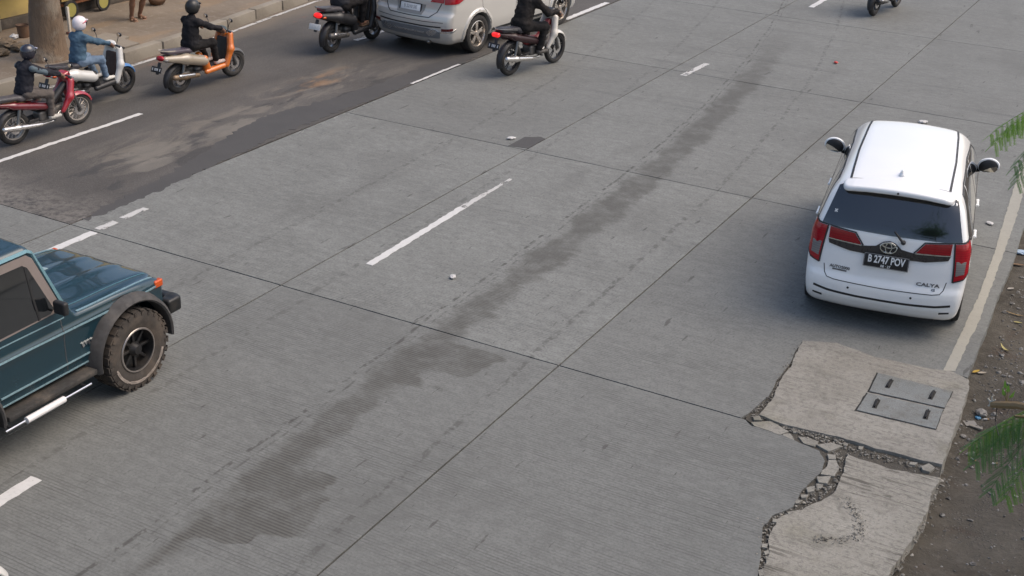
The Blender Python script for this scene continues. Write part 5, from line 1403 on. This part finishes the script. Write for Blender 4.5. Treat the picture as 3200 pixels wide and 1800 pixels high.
# white and blue scooter
pair('white scooter with blue front fender near the kerb', 'rider in denim jacket, jeans and white helmet', (-15.02, 13.44, 0), rad(0), .86, 'scooter',
     dict(head=bp('white fairing', (.62, .61, .58)), shield=bp('white fairing', (.62, .61, .58)), fender=bp('blue fairing', (.04, .17, .42)), nose=bp('blue fairing', (.04, .17, .42)), body=bp('white fairing', (.62, .61, .58)), under=M_MBLK, floor=M_MBLK, inner=smat('brown inner apron', (.05, .03, .025), .6), rim=M_MBLK),
     dict(top=cloth('denim jacket', (.065, .115, .165)), bottom=cloth('pale jeans', (.15, .21, .29)), shoe=smat('white shoes', (.62, .60, .55), .6), helmet=smat('white helmet', (.72, .66, .68), .3, coat=.5), mark=smat('pink mark', (.45, .10, .14), .4), htrim=smat('white helmet', (.72, .66, .68), .3)), sy=1.10, rs=.765)
# orange retro scooter
pair('orange retro scooter with cream rear panel', 'rider in plain black jacket on the orange scooter', (-14.33, 15.12, 0), rad(-2), .86, 'scooter',
     dict(head=smat('dark green grey cover', (.05, .06, .055), .4), shield=bp('orange fairing', (.62, .155, .015)), nose=bp('orange fairing', (.62, .155, .015)), fender=smat('grey plastic fender', (.10, .10, .10), .5), body=bp('cream rear cover', (.34, .285, .215)), under=bp('orange fairing', (.62, .155, .015)), seat=smat('aubergine seat', (.075, .06, .075), .4), rail=smat('beige rail', (.35, .31, .25), .4), signal=M_CLEAR, rim=M_ENG, muffler=smat('bronze muffler', (.24, .17, .11), .4, .5), inner=M_MBLK),
     dict(top=BLK, bottom=BLKT, shoe=smat('pale pink shoes', (.45, .36, .33), .6), helmet=smat('matt black helmet', (.018, .018, .018), .4), mask=smat('white mask', (.75, .75, .74), .8)), sy=1.19, rs=.83)
# black motorbike beside the silver car
pair('black motorbike with white number plate beside the silver car', 'rider in black with bare feet in sandals beside the silver car', (-13.90, 18.62, 0), rad(-2), 1.0, 'scooter',
     dict(head=M_MBLK, shield=M_MBLK, fender=M_MBLK, body=M_MBLK, under=M_MBLK, floor=M_MBLK, lit=True, plate=M_PLW, rim=M_FORK, muffler=M_ENG, seat=smat('grey black seat', (.07, .065, .07), .5)),
     dict(top=cloth('dark grey jacket', (.030, .030, .034)), bottom=BLKT, shoe=smat('brown sandals', (.12, .07, .04), .6), sandals=True, helmet=smat('matt black helmet', (.018, .018, .018), .4)))
# white step-through in the middle of the road
pair('white and black step-through motorbike right of the silver car', 'hunched rider in black on the white step-through motorbike', (-10.52, 19.20, 0), rad(-11), 1.0, 'cub',
     dict(head=M_MBLK, shield=bp('cream white fairing', (.60, .56, .50)), fender=bp('cream white fairing', (.60, .56, .50)), body=smat('black red cover', (.030, .012, .014), .4), stripe=smat('pale stripe', (.45, .42, .38), .4), frame=smat('red frame', (.22, .02, .022), .4), lit=True, muffler=M_SILV, rim=M_MBLK),
     dict(top=cloth('black brown hoodie', (.020, .017, .016)), bottom=BLKT, shoe=smat('dark shoes', (.05, .045, .04), .6), helmet=smat('matt black helmet', (.018, .018, .018), .4)), sh=(0, .46, 1.28), head=(0, .61, 1.48))
# distant one at the top edge
pair('distant dark red motorbike cut off by the top edge', 'rider in dark clothes on the distant motorbike', (-6.50, 28.05, 0), rad(-8), 1.0, 'scooter',
     dict(head=M_MBLK, shield=bp('dark red fairing', (.10, .03, .03)), fender=M_MBLK, body=bp('pale rose cover', (.40, .30, .29)), under=M_MBLK, floor=M_MBLK, muffler=M_MBLK),
     dict(top=cloth('dark grey jacket', (.030, .030, .034)), bottom=BLKT, shoe=smat('olive shoes', (.06, .065, .045), .6), helmet=smat('matt black helmet', (.018, .018, .018), .4)))

# front of a white scooter just entering at the lower left corner
pair('white scooter front just entering at the lower left corner', 'rider in grey jacket on the scooter at the lower left corner', (-6.44, 3.24, 0), rad(0), 1.0, 'scooter',
     dict(head=bp('white fairing', (.62, .61, .58)), shield=bp('white fairing', (.62, .61, .58)), fender=bp('white fairing', (.62, .61, .58)), body=bp('white fairing', (.62, .61, .58)), under=M_MBLK, floor=M_MBLK, rim=M_MBLK),
     dict(top=cloth('mid grey jacket', (.08, .08, .085)), bottom=BLKT, shoe=smat('dark shoes', (.05, .045, .04), .6), helmet=smat('white helmet', (.72, .66, .68), .3)))
# ================================================================== FAR SIDEWALK
def at_x(px, py, X):
    d = CR*((px-1600)/FPX)-CU*((py-900)/FPX)+CF; t = X/d.x
    return Vector((X, d.y*t, CAM_H+d.z*t))
SW = .17
# yellow building
def yellow_mat():
    n = NT('yellow limewash'); p = n.pos(); z = n.sep(p)[2]
    c = n.mix(n.noise(p, 1.6, 4, .6), (.46, .33, .10), (.60, .45, .17))
    low = n.math('MULTIPLY', n.rng(n.math('ADD', z, n.math('MULTIPLY', n.noise(p, 3, 4), .5)), .85, .35), .7)
    c = n.mix(low, c, (.22, .165, .09))
    n.set(col=c, rough=.9, normal=n.bump(n.noise(p, 22, 4), .3, .01)); return n.m
WX = -19.25
tb = thing('building', 'yellow painted roadside building with grey pillar behind the tree', 'building', (WX, 15.75, SW))
MB().box((-.12, 2.3, 1.6), (.24, 4.6, 3.2)).make('wall', yellow_mat(), tb, False)
MB().box((.02, -.16, 1.6), (.34, .30, 3.2), bev=.02).make('pillar', smat('grey render', (.20, .18, .14), .9, var=.2, bump=.3, dirt=.5), tb)
MB().box((.04, 2.3, .09), (.10, 4.6, .18), bev=.01).make('plinth', smat('dark plinth', (.07, .058, .045), .9, dirt=.6), tb)
aw = MB().box((.30, .25, 1.05), (.75, 1.2, .05), rot=(0, .25, 0)).make('awning', smat('maroon awning', (.10, .022, .022), .7), tb, False)
dr = MB().box((.005, 3.3, 1.05), (.06, .95, 2.1), bev=.01).make('door', smat('brown door', (.075, .040, .025), .6), tb)
MB().box((.05, 2.95, 1.0), (.05, .03, .12), bev=.01).make('handle', M_STEEL, dr)
MB().box((-1.6, 2.3, 3.25), (3.6, 5.2, .14), bev=.02).make('roof', smat('roof sheet', (.16, .10, .08), .8), tb)
MB().box((-3.0, 2.3, 1.6), (.2, 4.6, 3.2)).make('wall', yellow_mat(), tb, False)
for yy in (.08, 4.52): MB().box((-1.55, yy, 1.6), (2.7, .16, 3.2)).make('wall', yellow_mat(), tb, False)

# big street tree by the kerb
def bark_mat():
    n = NT('bark'); p = n.obj()
    v = n.scale(p, (1, 1, .3))
    c = n.mix(n.noise(v, 9, 5, .7), (.085, .060, .042), (.24, .165, .105))
    c = n.mix(n.math('MULTIPLY', n.rng(n.noise(p, 2.6, 4), .5, .65), .6), c, (.26, .225, .175))
    c = n.mix(n.math('MULTIPLY', n.rng(n.noise(p, 3.4, 4, .6), .56, .7), .6), c, (.05, .038, .03))
    n.set(col=c, rough=.95, normal=n.bump(n.noise(v, 18, 5, .7), .9, .03)); return n.m
M_BARK = bark_mat()
def leaf_mat(name, a, b):
    n = NT(name); p = n.pos()
    c = n.mix(n.rng(n.noise(p, 5, 3), .3, .7), a, b)
    n.set(col=c, rough=.55, spec=.4)
    tr = n.n('ShaderNodeBsdfTranslucent'); n.put(tr.inputs['Color'], c)
    mx = n.n('ShaderNodeMixShader'); mx.inputs[0].default_value = .35
    n.l(n.b.outputs[0], mx.inputs[1]); n.l(tr.outputs[0], mx.inputs[2]); n.l(mx.outputs[0], n.out.inputs['Surface'])
    return n.m
M_LEAF = leaf_mat('street tree leaf', (.030, .062, .016), (.075, .125, .030))
def trunk_mesh(pts, rs, seed, n=18, rough=.10):
    P = [Vector(p) for p in pts]; V = []; F = []
    Q = []; 
    for i in range(len(P)-1):
        for k in range(6): Q.append((P[i].lerp(P[i+1], k/6), rs[i]+(rs[i+1]-rs[i])*k/6))
    Q.append((P[-1], rs[-1]))
    for j, (q, r) in enumerate(Q):
        for k in range(n):
            a = 2*math.pi*k/n
            w = 1+rough*mnoise.noise(Vector((math.cos(a)*1.4, math.sin(a)*1.4, q.z*1.2+seed)))+rough*.6*mnoise.noise(Vector((math.cos(a)*3, math.sin(a)*3, q.z*3+seed)))
            V.append((q.x+math.cos(a)*r*w, q.y+math.sin(a)*r*w, q.z))
    for j in range(len(Q)-1):
        for k in range(n): F.append((j*n+k, j*n+(k+1) % n, (j+1)*n+(k+1) % n, (j+1)*n+k))
    return V, F
tp = at(152, 182, SW)
tt = thing('street_tree', 'thick mottled tree trunk at the kerb behind the riders', 'tree', tp)
V, F = trunk_mesh([(0, 0, -.1), (.0, .02, .25), (.0, .04, 1.0), (-.05, .08, 2.4), (-.08, .12, 4.2)], [.37, .29, .245, .225, .19], 3.0)
obj('trunk', V, F, M_BARK, tt, True)
cr = MB(); lf = MB(); rr = random.Random(11)
ends = []
for i in range(7):
    a = i*.9+.3; e = Vector((math.cos(a)*rr.uniform(1.2, 2.2), math.sin(a)*rr.uniform(1.2, 2.2), rr.uniform(5.6, 7.2)))
    cr.tube([(-.08, .12, 4.0), (e.x*.4, e.y*.4, 4.9), tuple(e)], [.12, .075, .03], 7); ends.append(e)
cr.make('limb', M_BARK, tt)
for _ in range(4200):
    e = rr.choice(ends); c = e+Vector((rr.gauss(0, .6), rr.gauss(0, .6), rr.gauss(0, .45)))
    s = rr.uniform(.05, .11); u = Vector((rr.gauss(0, 1), rr.gauss(0, 1), rr.gauss(0, .5))).normalized(); w = u.cross(Vector((rr.gauss(0, 1), rr.gauss(0, 1), 1))).normalized()
    lf.add([c-u*s, c+w*s*.4, c+u*s, c-w*s*.4], [(0, 1, 2, 3)])
lf.make('crown', M_LEAF, tt, False)

# small things on the sidewalk
p = at(75, 116, SW)
b = thing('clay_pot', 'brown clay pot against the yellow wall', 'pot', p)
MB().lathe([(0, .001), (0, .085), (.05, .10), (.17, .105), (.20, .115), (.215, .112), (.20, .095), (.05, .08)], (0, 0, 0), 'z', 20).make('body', smat('brown clay', (.13, .070, .038), .8, dirt=.4), b)
MB().lathe([(.195, .112), (.225, .122), (.225, .108), (.20, .098)], (0, 0, 0), 'z', 20).make('rim', smat('dark clay rim', (.08, .045, .028), .8), b)
p = at(219, 106, SW)
b = thing('marker_post', 'short white marker post right of the tree trunk', 'post', p)
MB().box((0, 0, .24), (.045, .045, .50), bev=.006).make('shaft', smat('chalky white', (.55, .50, .42), .8, dirt=.3), b)
MB().box((0, 0, .015), (.10, .10, .05), bev=.01).make('foot', smat('brick foot', (.20, .09, .06), .9), b)
# vendor cart half hidden by tree and rider
p = at(262, 50, SW)
b = thing('vendor_cart', 'dark vendor cart with yellow panels between tree and pedestrian', 'cart', p, math.radians(4))
MB().box((-.35, .12, .62), (.62, 1.25, .62), bev=.02).make('cabinet', smat('dark brown cabinet', (.030, .020, .016), .6), b)
MB().box((-.03, .42, .50), (.02, .42, .30), bev=.006).make('panel', smat('ochre panel', (.50, .34, .10), .7, dirt=.3), b)
MB().box((-.03, -.30, .50), (.02, .42, .30), bev=.006).make('panel', smat('ochre panel', (.50, .34, .10), .7, dirt=.3), b)
MB().box((-.35, .12, .27), (.55, 1.15, .06), bev=.01).make('shelf', smat('rust orange shelf', (.24, .09, .035), .7), b)
for yy in (-.32, .56):
    MB().lathe([(-.02, .13), (-.02, .18), (.02, .18), (.02, .13)], (.0, yy, .18), 'x', 20).make('wheel', M_TYRE, b)
    MB().lathe([(-.015, .001), (-.015, .132), (.015, .132), (.015, .001)], (.0, yy, .18), 'x', 16).make('wheel_disc', smat('yellow green disc', (.34, .30, .08), .6), b)
MB().tube([(-.6, -.55, .9), (-.1, -.55, .9)], .018, 6).make('push_bar', M_STEEL, b)
# pedestrian: bare shins and sandals at the top edge
pp = at(428, 60, SW)
STAND = dict(hip=(0, 0, .88), sh=(0, .02, 1.37), head=(0, .05, 1.58), handL=(-.24, .06, .80), handR=(.24, .06, .80), footL=(-.11, -.03, 0), footR=(.11, .06, 0), kpole=(.2, 1, 0), epole=(.5, -1, -.2), relaxed=True)
person('pedestrian with bare shins and sandals standing on the sidewalk', pp, math.radians(-110), .95, STAND, dict(top=cloth('maroon shirt', (.10, .02, .025)), bottom=cloth('dark shorts', (.03, .03, .035)), shoe=smat('tan sandals', (.22, .13, .08), .7), sandals=True, legs=.78, sleeves=.5))
p = at(492, 14, SW)
b = thing('sack', 'small brown sack on the sidewalk at the top edge', 'sack', p)
bpart('bag', [el((0, 0, .11), (.15, .19, .13)), el((.02, .05, .22), (.07, .08, .08))], cloth('brown sacking', (.13, .075, .045)), b, .018, .06, .012)
bpart('knot', [rc((.02, .05, .27), (.03, .06, .34), .03, .045)], cloth('brown sacking', (.13, .075, .045)), b, .012)
M_SLABB = smat('loose pale slab', (.23, .20, .16), .9, var=.2, bump=.4, bs=30, dirt=.4)
for i, (px, py, sx, sy_, rz, lb) in enumerate(((352, 122, .50, .28, .2, 'pale loose slab lying farthest behind the kerb'), (375, 140, .62, .34, -.05, 'larger pale loose slab just behind the kerb'), (316, 132, .30, .30, .5, 'small pale slab between tree and larger slab'))):
    p = at(px, py, SW)
    o = MB().prism(ccw(jag([(-sx/2, -sy_/2), (sx/2, -sy_/2), (sx/2, sy_/2), (-sx/2, sy_/2)], .08, .012, i*5)), .0, .05+.01*i).make('loose_slab', M_SLABB, None, False)
    o.location = p; o.rotation_euler = (.03, .04, rz); setp(o, lb, 'slab', 'loose slabs behind the kerb')
def crumple(name, px, py, size, mat, label, cat, z=0.0, flat=.5, seed=0, group='litter', st=1.0):
    bm = bmesh.new(); bmesh.ops.create_icosphere(bm, subdivisions=3, radius=1)
    for v in bm.verts:
        n1 = mnoise.noise(v.co*2.1+Vector((seed, 0, 0))); n2 = mnoise.noise(v.co*5+Vector((0, seed, 0)))
        v.co *= 1+.35*n1+.25*abs(n2)
        v.co = Vector((v.co.x*size*st, v.co.y*size, v.co.z*size*flat))
    zmin = min(v.co.z for v in bm.verts); bm.verts.index_update()
    V = [(v.co.x, v.co.y, v.co.z-zmin) for v in bm.verts]; F = [[v.index for v in f.verts] for f in bm.faces]; bm.free()
    o = obj(name, V, F, mat, None, False); o.location = at(px, py, z); o.rotation_euler.z = seed*1.7
    return setp(o, label, cat, group)
M_PAPER = smat('white paper', (.50, .49, .475), .8, var=.12)
M_DPAPER = smat('dirty paper', (.20, .19, .175), .85, var=.2, dirt=.4)
crumple('litter', 45, 122, .07, M_PAPER, 'white bag left of the clay pot', 'litter', SW, .6, 1)
crumple('litter', 98, 112, .07, M_PAPER, 'white bag between clay pot and tree', 'litter', SW, .6, 2)
for i, (px, py, s) in enumerate(((20, 150, .16), (60, 160, .13), (5, 175, .12))):
    crumple('rubble_stone', px, py, s, smat('brown rubble', (.16, .115, .07), .95, var=.3, dirt=.5), ['large brown stone at the left edge below the wall', 'flat brown stone between wall and red rider', 'small brown stone at the left frame edge'][i], 'stone', SW, .5, 4+i, 'stones on the sidewalk')

# ================================================================== LITTER ON ROAD AND VERGE
crumple('litter', 1415, 868, .032, M_PAPER, 'crumpled white paper in the middle of the road', 'litter', .004, .45, 3, st=1.5)
crumple('litter', 2612, 198, .036, smat('red wrapper', (.55, .06, .045), .5), 'small red wrapper far up the road', 'litter', .004, .5, 5, st=1.3)
crumple('litter', 2885, 384, .052, M_PAPER, 'white scrap on the road beyond the white car', 'litter', .004, .35, 6, st=1.5)
crumple('litter', 3092, 700, .034, M_PAPER, 'white scrap between white car and edge line', 'litter', .004, .4, 7, st=1.5)
crumple('litter', 1598, 434, .042, M_PAPER, 'white scrap beside the dark repair patch', 'litter', .004, .35, 8, st=1.5)
VZ = -.09
def vz(px, py):
    q = at(px, py, VZ)
    for _ in range(3): q = at(px, py, verge_h(q.x, q.y))
    return q.z+.004
crumple('litter', 3065, 1297, .052, M_DPAPER, 'round crumpled plastic with blue print on the verge', 'litter', vz(3065, 1297), .5, 9)
o = crumple('litter', 3056, 1308, .026, smat('blue print plastic', (.06, .20, .34), .5), 'bit of blue plastic under the crumpled bag', 'litter', vz(3055, 1306), .35, 10)
crumple('litter', 3010, 1366, .026, M_DPAPER, 'small grey crumpled ring by the apron edge', 'litter', vz(3010, 1366), .4, 12)
crumple('litter', 3188, 792, .06, smat('blue white wrapper', (.34, .44, .55), .5), 'blue and white wrapper at the gutter by the right edge', 'litter', vz(3188, 792), .3, 13, st=1.4)
# folded carton scrap
c0 = at(3032, 1328, vz(3032, 1328))
cb = thing('carton_scrap', 'grey folded carton scrap beside the apron', 'litter', c0, .2, 'litter')
MB().box((0, .02, .006), (.12, .09, .004), rot=(.05, .06, .4)).make('panel', M_DPAPER, cb, False)
MB().box((.05, -.045, .012), (.12, .03, .016), rot=(.1, .0, -.3), bev=.003).make('fold', smat('pale carton', (.24, .22, .19), .85), cb, False)
butts = [(3081, 1312, .3, 'white cigarette butt below the crumpled plastic'), (3040, 1437, -.5, 'white cigarette butt left of the hanging fern leaves'), (3107, 1450, .6, 'pale cigarette butt under the hanging fern leaves')]
for px, py, a, lb in butts:
    q = at(px, py, vz(px, py)); e = thing('cigarette_butt', lb, 'cigarette butt', q, a, 'cigarette butts')
    MB().tube([(-.022, 0, .007), (.012, 0, .008)], .0075, 8).make('paper', M_PAPER, e); MB().tube([(.012, 0, .008), (.028, 0, .008)], .0076, 8).make('filter', smat('tan filter', (.42, .27, .13), .8), e)
def leaf_obj(px, py, L, W_, rz, col, label, curl=.25):
    n = 8; V = []; F = []
    for i in range(n+1):
        t = i/n; w = W_*math.sin(math.pi*min(1, t*.96+.02))**.8
        z = .008+curl*L*(t-.5)**2
        V += [(L*(t-.5), -w, z+.35*w), (L*(t-.5), 0, z), (L*(t-.5), w, z+.35*w)]
    for i in range(n):
        for j in range(2): F.append((i*3+j, (i+1)*3+j, (i+1)*3+j+1, i*3+j+1))
    o = obj('fallen_leaf', V, F, smat('fallen leaf '+label, col, .7, var=.3, vs=40), None, True); o.location = at(px, py, vz(px, py)); o.rotation_euler = (random.uniform(-.2, .2), 0, rz)
    return setp(o, label, 'leaf', 'fallen leaves')
leaf_obj(3050, 1164, .11, .022, 1.1, (.42, .27, .03), 'yellow fallen leaf by the gutter end')
leaf_obj(3068, 1168, .10, .020, .7, (.34, .29, .22), 'pale beige fallen leaf beside the yellow leaf')
leaf_obj(3140, 1095, .17, .018, -.7, (.34, .29, .10), 'long dry curled leaf on the gravel', .9)
leaf_obj(3172, 985, .20, .012, -.1, (.32, .20, .06), 'thin brown leaf at the right edge on gravel')
leaf_obj(3180, 1010, .09, .016, .2, (.38, .33, .10), 'small yellowish leaf below the thin brown leaf')
leaf_obj(3180, 830, .16, .03, .3, (.20, .12, .06), 'brown leaf below the blue wrapper')
leaf_obj(3158, 905, .10, .025, .9, (.30, .27, .23), 'grey withered leaf beside the gutter')

# ================================================================== FERN-LEAVED TREE AT THE RIGHT
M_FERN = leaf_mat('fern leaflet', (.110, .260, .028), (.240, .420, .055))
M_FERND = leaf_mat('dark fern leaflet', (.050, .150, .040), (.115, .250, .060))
M_TWIG = smat('green brown twig', (.16, .13, .06), .8, var=.3)
def frond_mesh(seed, L=.42, pairs=15, pl=.086, leaflets=17, droop=.5, hang=.55):
    """doubly feathered leaf along +x, drooping in z"""
    r = random.Random(seed); V = []; F = []
    def quad(c, u, w):
        b = len(V); V.extend([tuple(c), tuple(c+u*.5+w), tuple(c+u), tuple(c+u*.5-w)]); F.append((b, b+1, b+2, b+3))
    def rach(t): return Vector((L*t, .03*L*math.sin(t*3+seed), -droop*L*t*t*.6))
    for i in range(24):
        a, b = rach(i/24), rach((i+1)/24); w = Vector((0, .0022*(1-.6*i/24), 0)); k = len(V)
        V.extend([tuple(a-w), tuple(b-w), tuple(b+w), tuple(a+w)]); F.append((k, k+1, k+2, k+3))
        z = Vector((0, 0, .0022*(1-.6*i/24))); k = len(V)
        V.extend([tuple(a-z), tuple(b-z), tuple(b+z), tuple(a+z)]); F.append((k, k+1, k+2, k+3))
    for i in range(pairs):
        t = .16+.84*i/(pairs-1); base = rach(t); tan = (rach(min(1, t+.03))-rach(t-.03)).normalized()
        for s in (-1, 1):
            Lp = pl*(1-.55*abs(t-.5)**1.5)*r.uniform(.88, 1.1)*(1.0 if t < .9 else .75)
            dr = (Vector((0, s, 0))*r.uniform(.62, .8)+tan*r.uniform(.35, .6)+Vector((0, 0, -hang*r.uniform(.6, 1.2)))).normalized()
            prev = base
            nrm = dr.cross(tan).normalized()
            side = nrm.cross(dr).normalized()
            for j in range(leaflets):
                q = (j+.6)/leaflets; c = base+dr*Lp*q+Vector((0, 0, -.25*Lp*q*q))
                ll = .0125*(1-.45*abs(q-.45))*r.uniform(.85, 1.1)
                for e in (-1, 1):
                    u = (side*e*.93+dr*.45+Vector((0, 0, -.15))).normalized()*ll
                    w = (u.cross(nrm)).normalized()*ll*.135
                    quad(c, u, w)
            e0, e1 = base, base+dr*Lp+Vector((0, 0, -.25*Lp)); w = side*.0011; k = len(V)
            V.extend([tuple(e0-w), tuple(e1-w), tuple(e1+w), tuple(e0+w)]); F.append((k, k+1, k+2, k+3))
    me = bpy.data.meshes.new('leaf'); me.from_pydata(V, [], F); me.update(); return me
FR = [frond_mesh(i+1, droop=.5+.15*i, hang=.45+.15*i) for i in range(3)]
FRL = [m.copy() for m in FR]
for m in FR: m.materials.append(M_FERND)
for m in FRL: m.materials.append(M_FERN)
def put_frond(parent, base, tip, me, sc=None, roll=0.0):
    base, tip = Vector(base), Vector(tip); d = tip-base
    s = sc or .82
    if not sc: base = tip-d.normalized()*.42*s
    x = d.normalized(); y = Vector((0, 0, 1)).cross(x).normalized(); z = x.cross(y)
    m = Matrix((x, y, z)).transposed().to_4x4() @ Matrix.Rotation(roll, 4, 'X') @ Matrix.Scale(s, 4); m.translation = base
    o = bpy.data.objects.new('leaf', me); COL.objects.link(o); o.parent = parent; o.matrix_local = Matrix.Translation(-parent.location) @ m
    return o
TB = Vector((2.55, 2.6, -.1))
ft = thing('fern_leaved_tree', 'green feathery-leaved tree branches hanging in at the right edge', 'tree', TB)
V, F = trunk_mesh([(0, 0, 0), (-.03, .02, 1.2), (-.10, .05, 3.0), (-.12, .10, 5.0), (-.05, .10, 7.0), (.05, .05, 9.2)], [.15, .12, .10, .085, .06, .025], 9.0, 12, .08)
obj('trunk', V, F, M_BARK, ft, True)
def branch(pts, rs, mat=None, name='branch'):
    return MB().tube([Vector(q)-TB for q in pts], rs, 8).make(name, mat or M_TWIG, ft)
tr = Vector((2.43, 2.68, 4.2))
# sawn-off stub that reaches into view
s0, s1 = at_depth(3100, 1264, 3.75), at_depth(3260, 1285, 3.62)
sb = branch([tr+Vector((0, 0, -.4)), s1+(s1-s0)*.7, s1, s1.lerp(s0, .5)+Vector((0, 0, .008)), s0], [.026, .016, .0125, .0115, .0105], smat('peeled branch', (.26, .175, .085), .75, var=.25, vs=30, bump=.4))
bpart('torn_fibres', [rc(s0-TB, s0-TB+Vector((-.004, 0, .026)), .004, .002), rc(s0-TB, s0-TB+Vector((-.014, .003, .014)), .0045, .002), rc(s0-TB, s0-TB+Vector((.006, 0, .018)), .004, .002), rc(s0-TB, s0-TB+Vector((-.008, -.002, -.006)), .005, .003)], smat('raw wood', (.52, .48, .40), .8), sb, .0022, .003)
w0 = at_depth(3116, 1270, 3.735)
MB().tube([w0-TB, w0-TB+Vector((.004, 0, -.05)), at_depth(3121, 1362, 3.73)-TB], .0014, 5).make('dangling_string', M_BLACK, sb)
for (px, py, l) in ((3138, 1232, .05), (3150, 1222, .05), (3160, 1240, .04), (3142, 1210, .04)):
    q = at_depth(3146, 1262, 3.72); e = at_depth(px, py, 3.72)
    MB().tube([q-TB, e-TB], .0012, 4).make('sprig_stem', M_TWIG, sb)
    u = (e-q).normalized()*.022; w = CR*.006
    obj('sprig_leaf', [e-TB-u*.3, e-TB+w, e-TB+u, e-TB-w], [(0, 1, 2, 3)], M_FERN, sb, False)
def spray(root, mids, fronds, lite):
    branch([tr+Vector((0, 0, root))]+mids, [.016]+[.007]*(len(mids)-1)+[.003])
    for (a, b, k) in fronds: put_frond(ft, a, b, (FRL if lite else FR)[k % 3])
D = 3.75
A = lambda px, py, d=D: at_depth(px, py, d)
# lower spray
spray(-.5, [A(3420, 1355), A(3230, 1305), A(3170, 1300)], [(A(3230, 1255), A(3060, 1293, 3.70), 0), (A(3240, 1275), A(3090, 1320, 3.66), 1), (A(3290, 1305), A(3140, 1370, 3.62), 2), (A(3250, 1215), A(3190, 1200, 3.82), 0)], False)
put_frond(ft, A(3225, 1250), A(3056, 1275, 3.72), FRL[1]); put_frond(ft, A(3260, 1265), A(3120, 1260, 3.74), FRL[0]); put_frond(ft, A(3300, 1325), A(3170, 1405, 3.66), FRL[2])
# upper spray
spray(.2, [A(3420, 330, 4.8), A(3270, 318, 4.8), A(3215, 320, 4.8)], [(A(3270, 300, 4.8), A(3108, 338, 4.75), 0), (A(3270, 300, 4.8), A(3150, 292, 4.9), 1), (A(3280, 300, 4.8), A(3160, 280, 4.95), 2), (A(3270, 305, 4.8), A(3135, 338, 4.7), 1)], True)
spray(.0, [A(3460, 390, 4.6), A(3310, 375, 4.6), A(3260, 380, 4.6)], [(A(3290, 365, 4.6), A(3180, 415, 4.55), 1), (A(3310, 370, 4.6), A(3195, 430, 4.5), 2)], False)
# rest of the crown, outside the picture
rr = random.Random(5)
n_leaf = 0
for i in range(26):
    a = rr.uniform(0, 6.28); z = rr.uniform(5.2, 9.4); R0 = rr.uniform(.5, 1.0)*(2.3-.25*abs(z-7.8))
    z = max(z, 6.3)
    e = Vector((2.0+math.cos(a)*R0, 2.6+math.sin(a)*R0, z))
    if (e-Vector((0, 0, 6))).length < 1.3: continue
    branch([Vector((2.45, 2.68, z-1.0)), Vector((2.45, 2.68, z-.7)).lerp(e, .5), e], [.03, .018, .006])
    for k in range(9):
        b0 = Vector((2.45, 2.68, z-.7)).lerp(e, rr.uniform(.45, 1.0)); aa = a+rr.uniform(-1.6, 1.6)
        put_frond(ft, b0, b0+Vector((math.cos(aa)*.75, math.sin(aa)*.75, rr.uniform(-.25, .15))), FR[k % 3], 1.9, roll=rr.uniform(-.4, .4)); n_leaf += 1

fm = MB()
for _ in range(9000):
    c = Vector((1.9+rr.gauss(0, .85), 2.6+rr.gauss(0, .95), 8.2+rr.gauss(0, .75)))
    if c.z < 6.7: continue
    s = rr.uniform(.05, .11); u = Vector((rr.gauss(0, 1), rr.gauss(0, 1), rr.gauss(0, .4))).normalized(); w = u.cross(Vector((rr.gauss(0, .5), rr.gauss(0, .5), 1))).normalized()
    c -= TB; fm.add([c-u*s, c+w*s*.4, c+u*s, c-w*s*.4], [(0, 1, 2, 3)])
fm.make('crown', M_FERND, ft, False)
# unseen tree added on the right to shade and cool the apron
for i, (x, y, sc_, lb) in enumerate(((4.9, 12.6, 1.0, 'unseen broad tree added right of the white car for shade'),)):
    r = setp(empty('added_shade_tree', (x, y, -.1), 1.3*i+.5, sc=sc_), lb, 'tree', 'added shade trees out of view')
    for ch in list(tt.children):
        c = ch.copy(); COL.objects.link(c); c.parent = r
